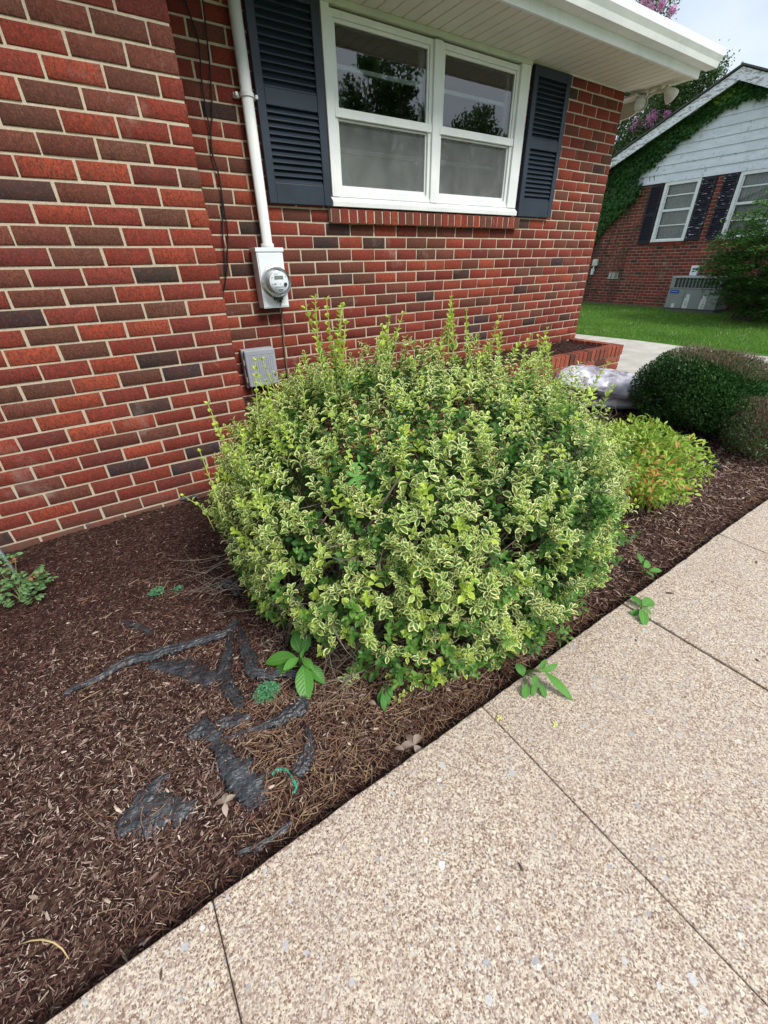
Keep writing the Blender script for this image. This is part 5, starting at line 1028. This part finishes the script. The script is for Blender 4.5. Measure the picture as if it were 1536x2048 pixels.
# ================================================================ floodlight under the eave
fl = thing('floodlight', 'twin-head outdoor floodlight fixed under the white soffit at the house corner', 'floodlight', (5.06, -.2, 2.64))
b = MB(); b.lathe((5.07, -.20, 2.6415), (0, 0, -1), [(0, .0), (0, .055), (.02, .055), (.03, .045), (.03, 0)], 24); b.build('base', M_CREAM, fl)
M_LENS = simple('lamp_lens', (.55, .57, .55), .15, .6, var=.15, nscale=30)
for (c, ax) in (((5.02, -.12, 2.545), (-.60, -.74, -.30)), ((5.10, -.36, 2.55), (.75, -.3, -.5))):
    c = Vector(c); ax = Vector(ax).normalized()
    b = MB(); b.lathe(c-ax*.11, ax, [(0, .0), (0, .022), (.03, .026), (.07, .048), (.1, .056), (.112, .057), (.112, .052), (.106, .050)], 28); h = b.build('lamp_head', M_CREAM, fl, smooth=True)
    b = MB(); b.lathe(c-ax*.012, ax, [(0, .0505), (.006, .04), (.010, .02), (.012, 0)], 28); b.build('lens', M_LENS, h, smooth=True)
    b = MB(); b.tube([(5.07, -.2, 2.615), Vector((5.07, -.2, 2.6)).lerp(c-ax*.1, .6), c-ax*.10], .014, 8); b.build('arm', M_CREAM, h, smooth=True)
# ================================================================ trees
def tree(label, base, h, crown, nleaf, lsz, mat, trunk_r=.12, seed=1, khi=None, clumps=60, catn='tree', name='tree', flat=1.0, ctr=None):
    R_ = random.Random(seed); rg = np.random.default_rng(seed); o = thing(name, label, catn, tuple(base)); base = np.array(base, float); c0 = np.array(ctr) if ctr is not None else base+np.array([0, 0, h-crown[2]]); t = MB()
    top = Vector(c0); b0 = Vector(base); b0.z -= .1; t.tube([b0, b0.lerp(top, .4)+Vector((R_.uniform(-.1, .1), R_.uniform(-.1, .1), 0)), b0.lerp(top, .75), top], [trunk_r, trunk_r*.75, trunk_r*.5, trunk_r*.25], 10)
    V_ = []; parts = []
    for k in range(clumps):
        D = unit(rg.normal(size=3)); s = R_.uniform(.45, 1.0); p = c0+D*np.array(crown)*s; rad = R_.uniform(.16, .3)*np.mean(crown)
        st_ = Vector(b0).lerp(top, R_.uniform(.45, .95)); t.tube([st_, st_.lerp(Vector(p), .55)+Vector((0, 0, .1*h*.2)), p], [trunk_r*.28, trunk_r*.16, trunk_r*.05], 5)
        n_ = nleaf//clumps; q = p+unit(rg.normal(size=(n_, 3)))*(rad*rg.random(n_)[:, None]**.5)*np.array([1, 1, .7]); dd = unit(rg.normal(size=(n_, 3))+np.array([0, 0, -.4])); nn = unit(rg.normal(size=(n_, 3))*.7+np.array([0, 0, 1.]))
        r = np.clip(.45+R_.uniform(-.25, .25)+rg.normal(0, .18, n_), 0, 1); kk = (np.full(n_, 1.0)*(khi(p, k)) if khi else np.zeros(n_)); parts.append(diamond(q, dd, nn, rg.uniform(lsz*.7, lsz*1.2, n_), rg.uniform(lsz*.4, lsz*.6, n_), r, kk))
    V, Q, C = cat(parts); qmesh('crown', V, Q, mat, o, C); t.build('trunk', M_BARK, o, smooth=True); return o, c0, parts
M_MYR = plant_mat('myrtle_leaf', (.03, .075, .02), (.12, .2, .05), .25, .5, (.52, .16, .34))
cm, c0, _p = tree('crape myrtle tree with pink flower heads behind the far roof', (17.8, 8.6, 0), 8.0, (2.2, 2.2, 2.5), 24000, .09, M_MYR, .12, 4, clumps=80, name='crape_myrtle', ctr=(17.6, 8.4, 5.4))
fp = []; Rq = random.Random(9)
for (px, py, X, s) in ((1271, 251, 15.9, .20), (1299, 243, 15.9, .17), (1306, 232, 15.9, .17), (1333, 228, 16.0, .09), (1290, 8, 16, .16), (1302, 18, 16, .14), (1322, 12, 16, .12), (1345, 22, 16, .10)):
    p = aX(px, py, X); n_ = 260; q = p+rng.normal(0, 1, (n_, 3))*np.array([s, s, s*1.1])*.42; fp.append(diamond(q, rdir(n_), rdir(n_), rng.uniform(.03, .05, n_), rng.uniform(.025, .04, n_), rng.random(n_)))
V, Q, C = cat(fp); qmesh('flowers', V, Q, plant_mat('myrtle_flower', (.62, .22, .46), (.85, .45, .68), .25, .6), cm, C)
n_ = 16000; mm = []
for (px, py, X, s, cnt) in ((1265, 290, 16.2, .55, 2600), (1240, 320, 16.2, .5, 2200), (1300, 270, 16.2, .4, 1800), (1330, 200, 16.3, .45, 2000), (1365, 180, 16.3, .4, 1600), (1400, 160, 16.4, .38, 1300), (1425, 145, 16.4, .28, 800), (1300, 2, 16.3, .36, 700), (1335, 8, 16.3, .3, 350), (1250, 210, 16.3, .5, 2000), (1285, 180, 16.3, .4, 1500)):
    p = aX(px, py, X); q = p+rng.normal(0, 1, (cnt, 3))*np.array([s, s, s])*.6; mm.append(diamond(q, rdir(cnt), rdir(cnt)+np.array([0, 0, .7]), rng.uniform(.06, .1, cnt), rng.uniform(.03, .045, cnt), np.clip(rng.normal(.45+.2*pn(q[:, 1], q[:, 2], 4, 1), .25), 0, 1)))
V, Q, C = cat(mm); qmesh('near_foliage', V, Q, M_MYR, cm, C)
M_TREE = plant_mat('tree_leaf', (.05, .10, .03), (.14, .24, .07), .35, .5)
tree('big dark green broadleaf tree across the street, seen reflected in the left window', (11.0, -13, 0), 7.4, (1.9, 1.8, 2.4), 11000, .17, M_TREE, .2, 12, clumps=80)
tree('dark green broadleaf tree across the street, seen reflected low in the right window', (15.8, -13.2, 0), 6.9, (2.2, 1.8, 2.1), 9000, .17, M_TREE, .18, 17, clumps=60)
tree('broad leafy tree across the street at the far left, behind the camera', (-7.5, -17, 0), 8.5, (3.4, 2.6, 3.2), 20000, .18, M_TREE, .22, 19, clumps=80)
tree('tall leafy tree behind the neighbouring house', (24, 9, 0), 7.5, (3, 3.2, 2.6), 18000, .18, M_TREE, .2, 23, clumps=70)
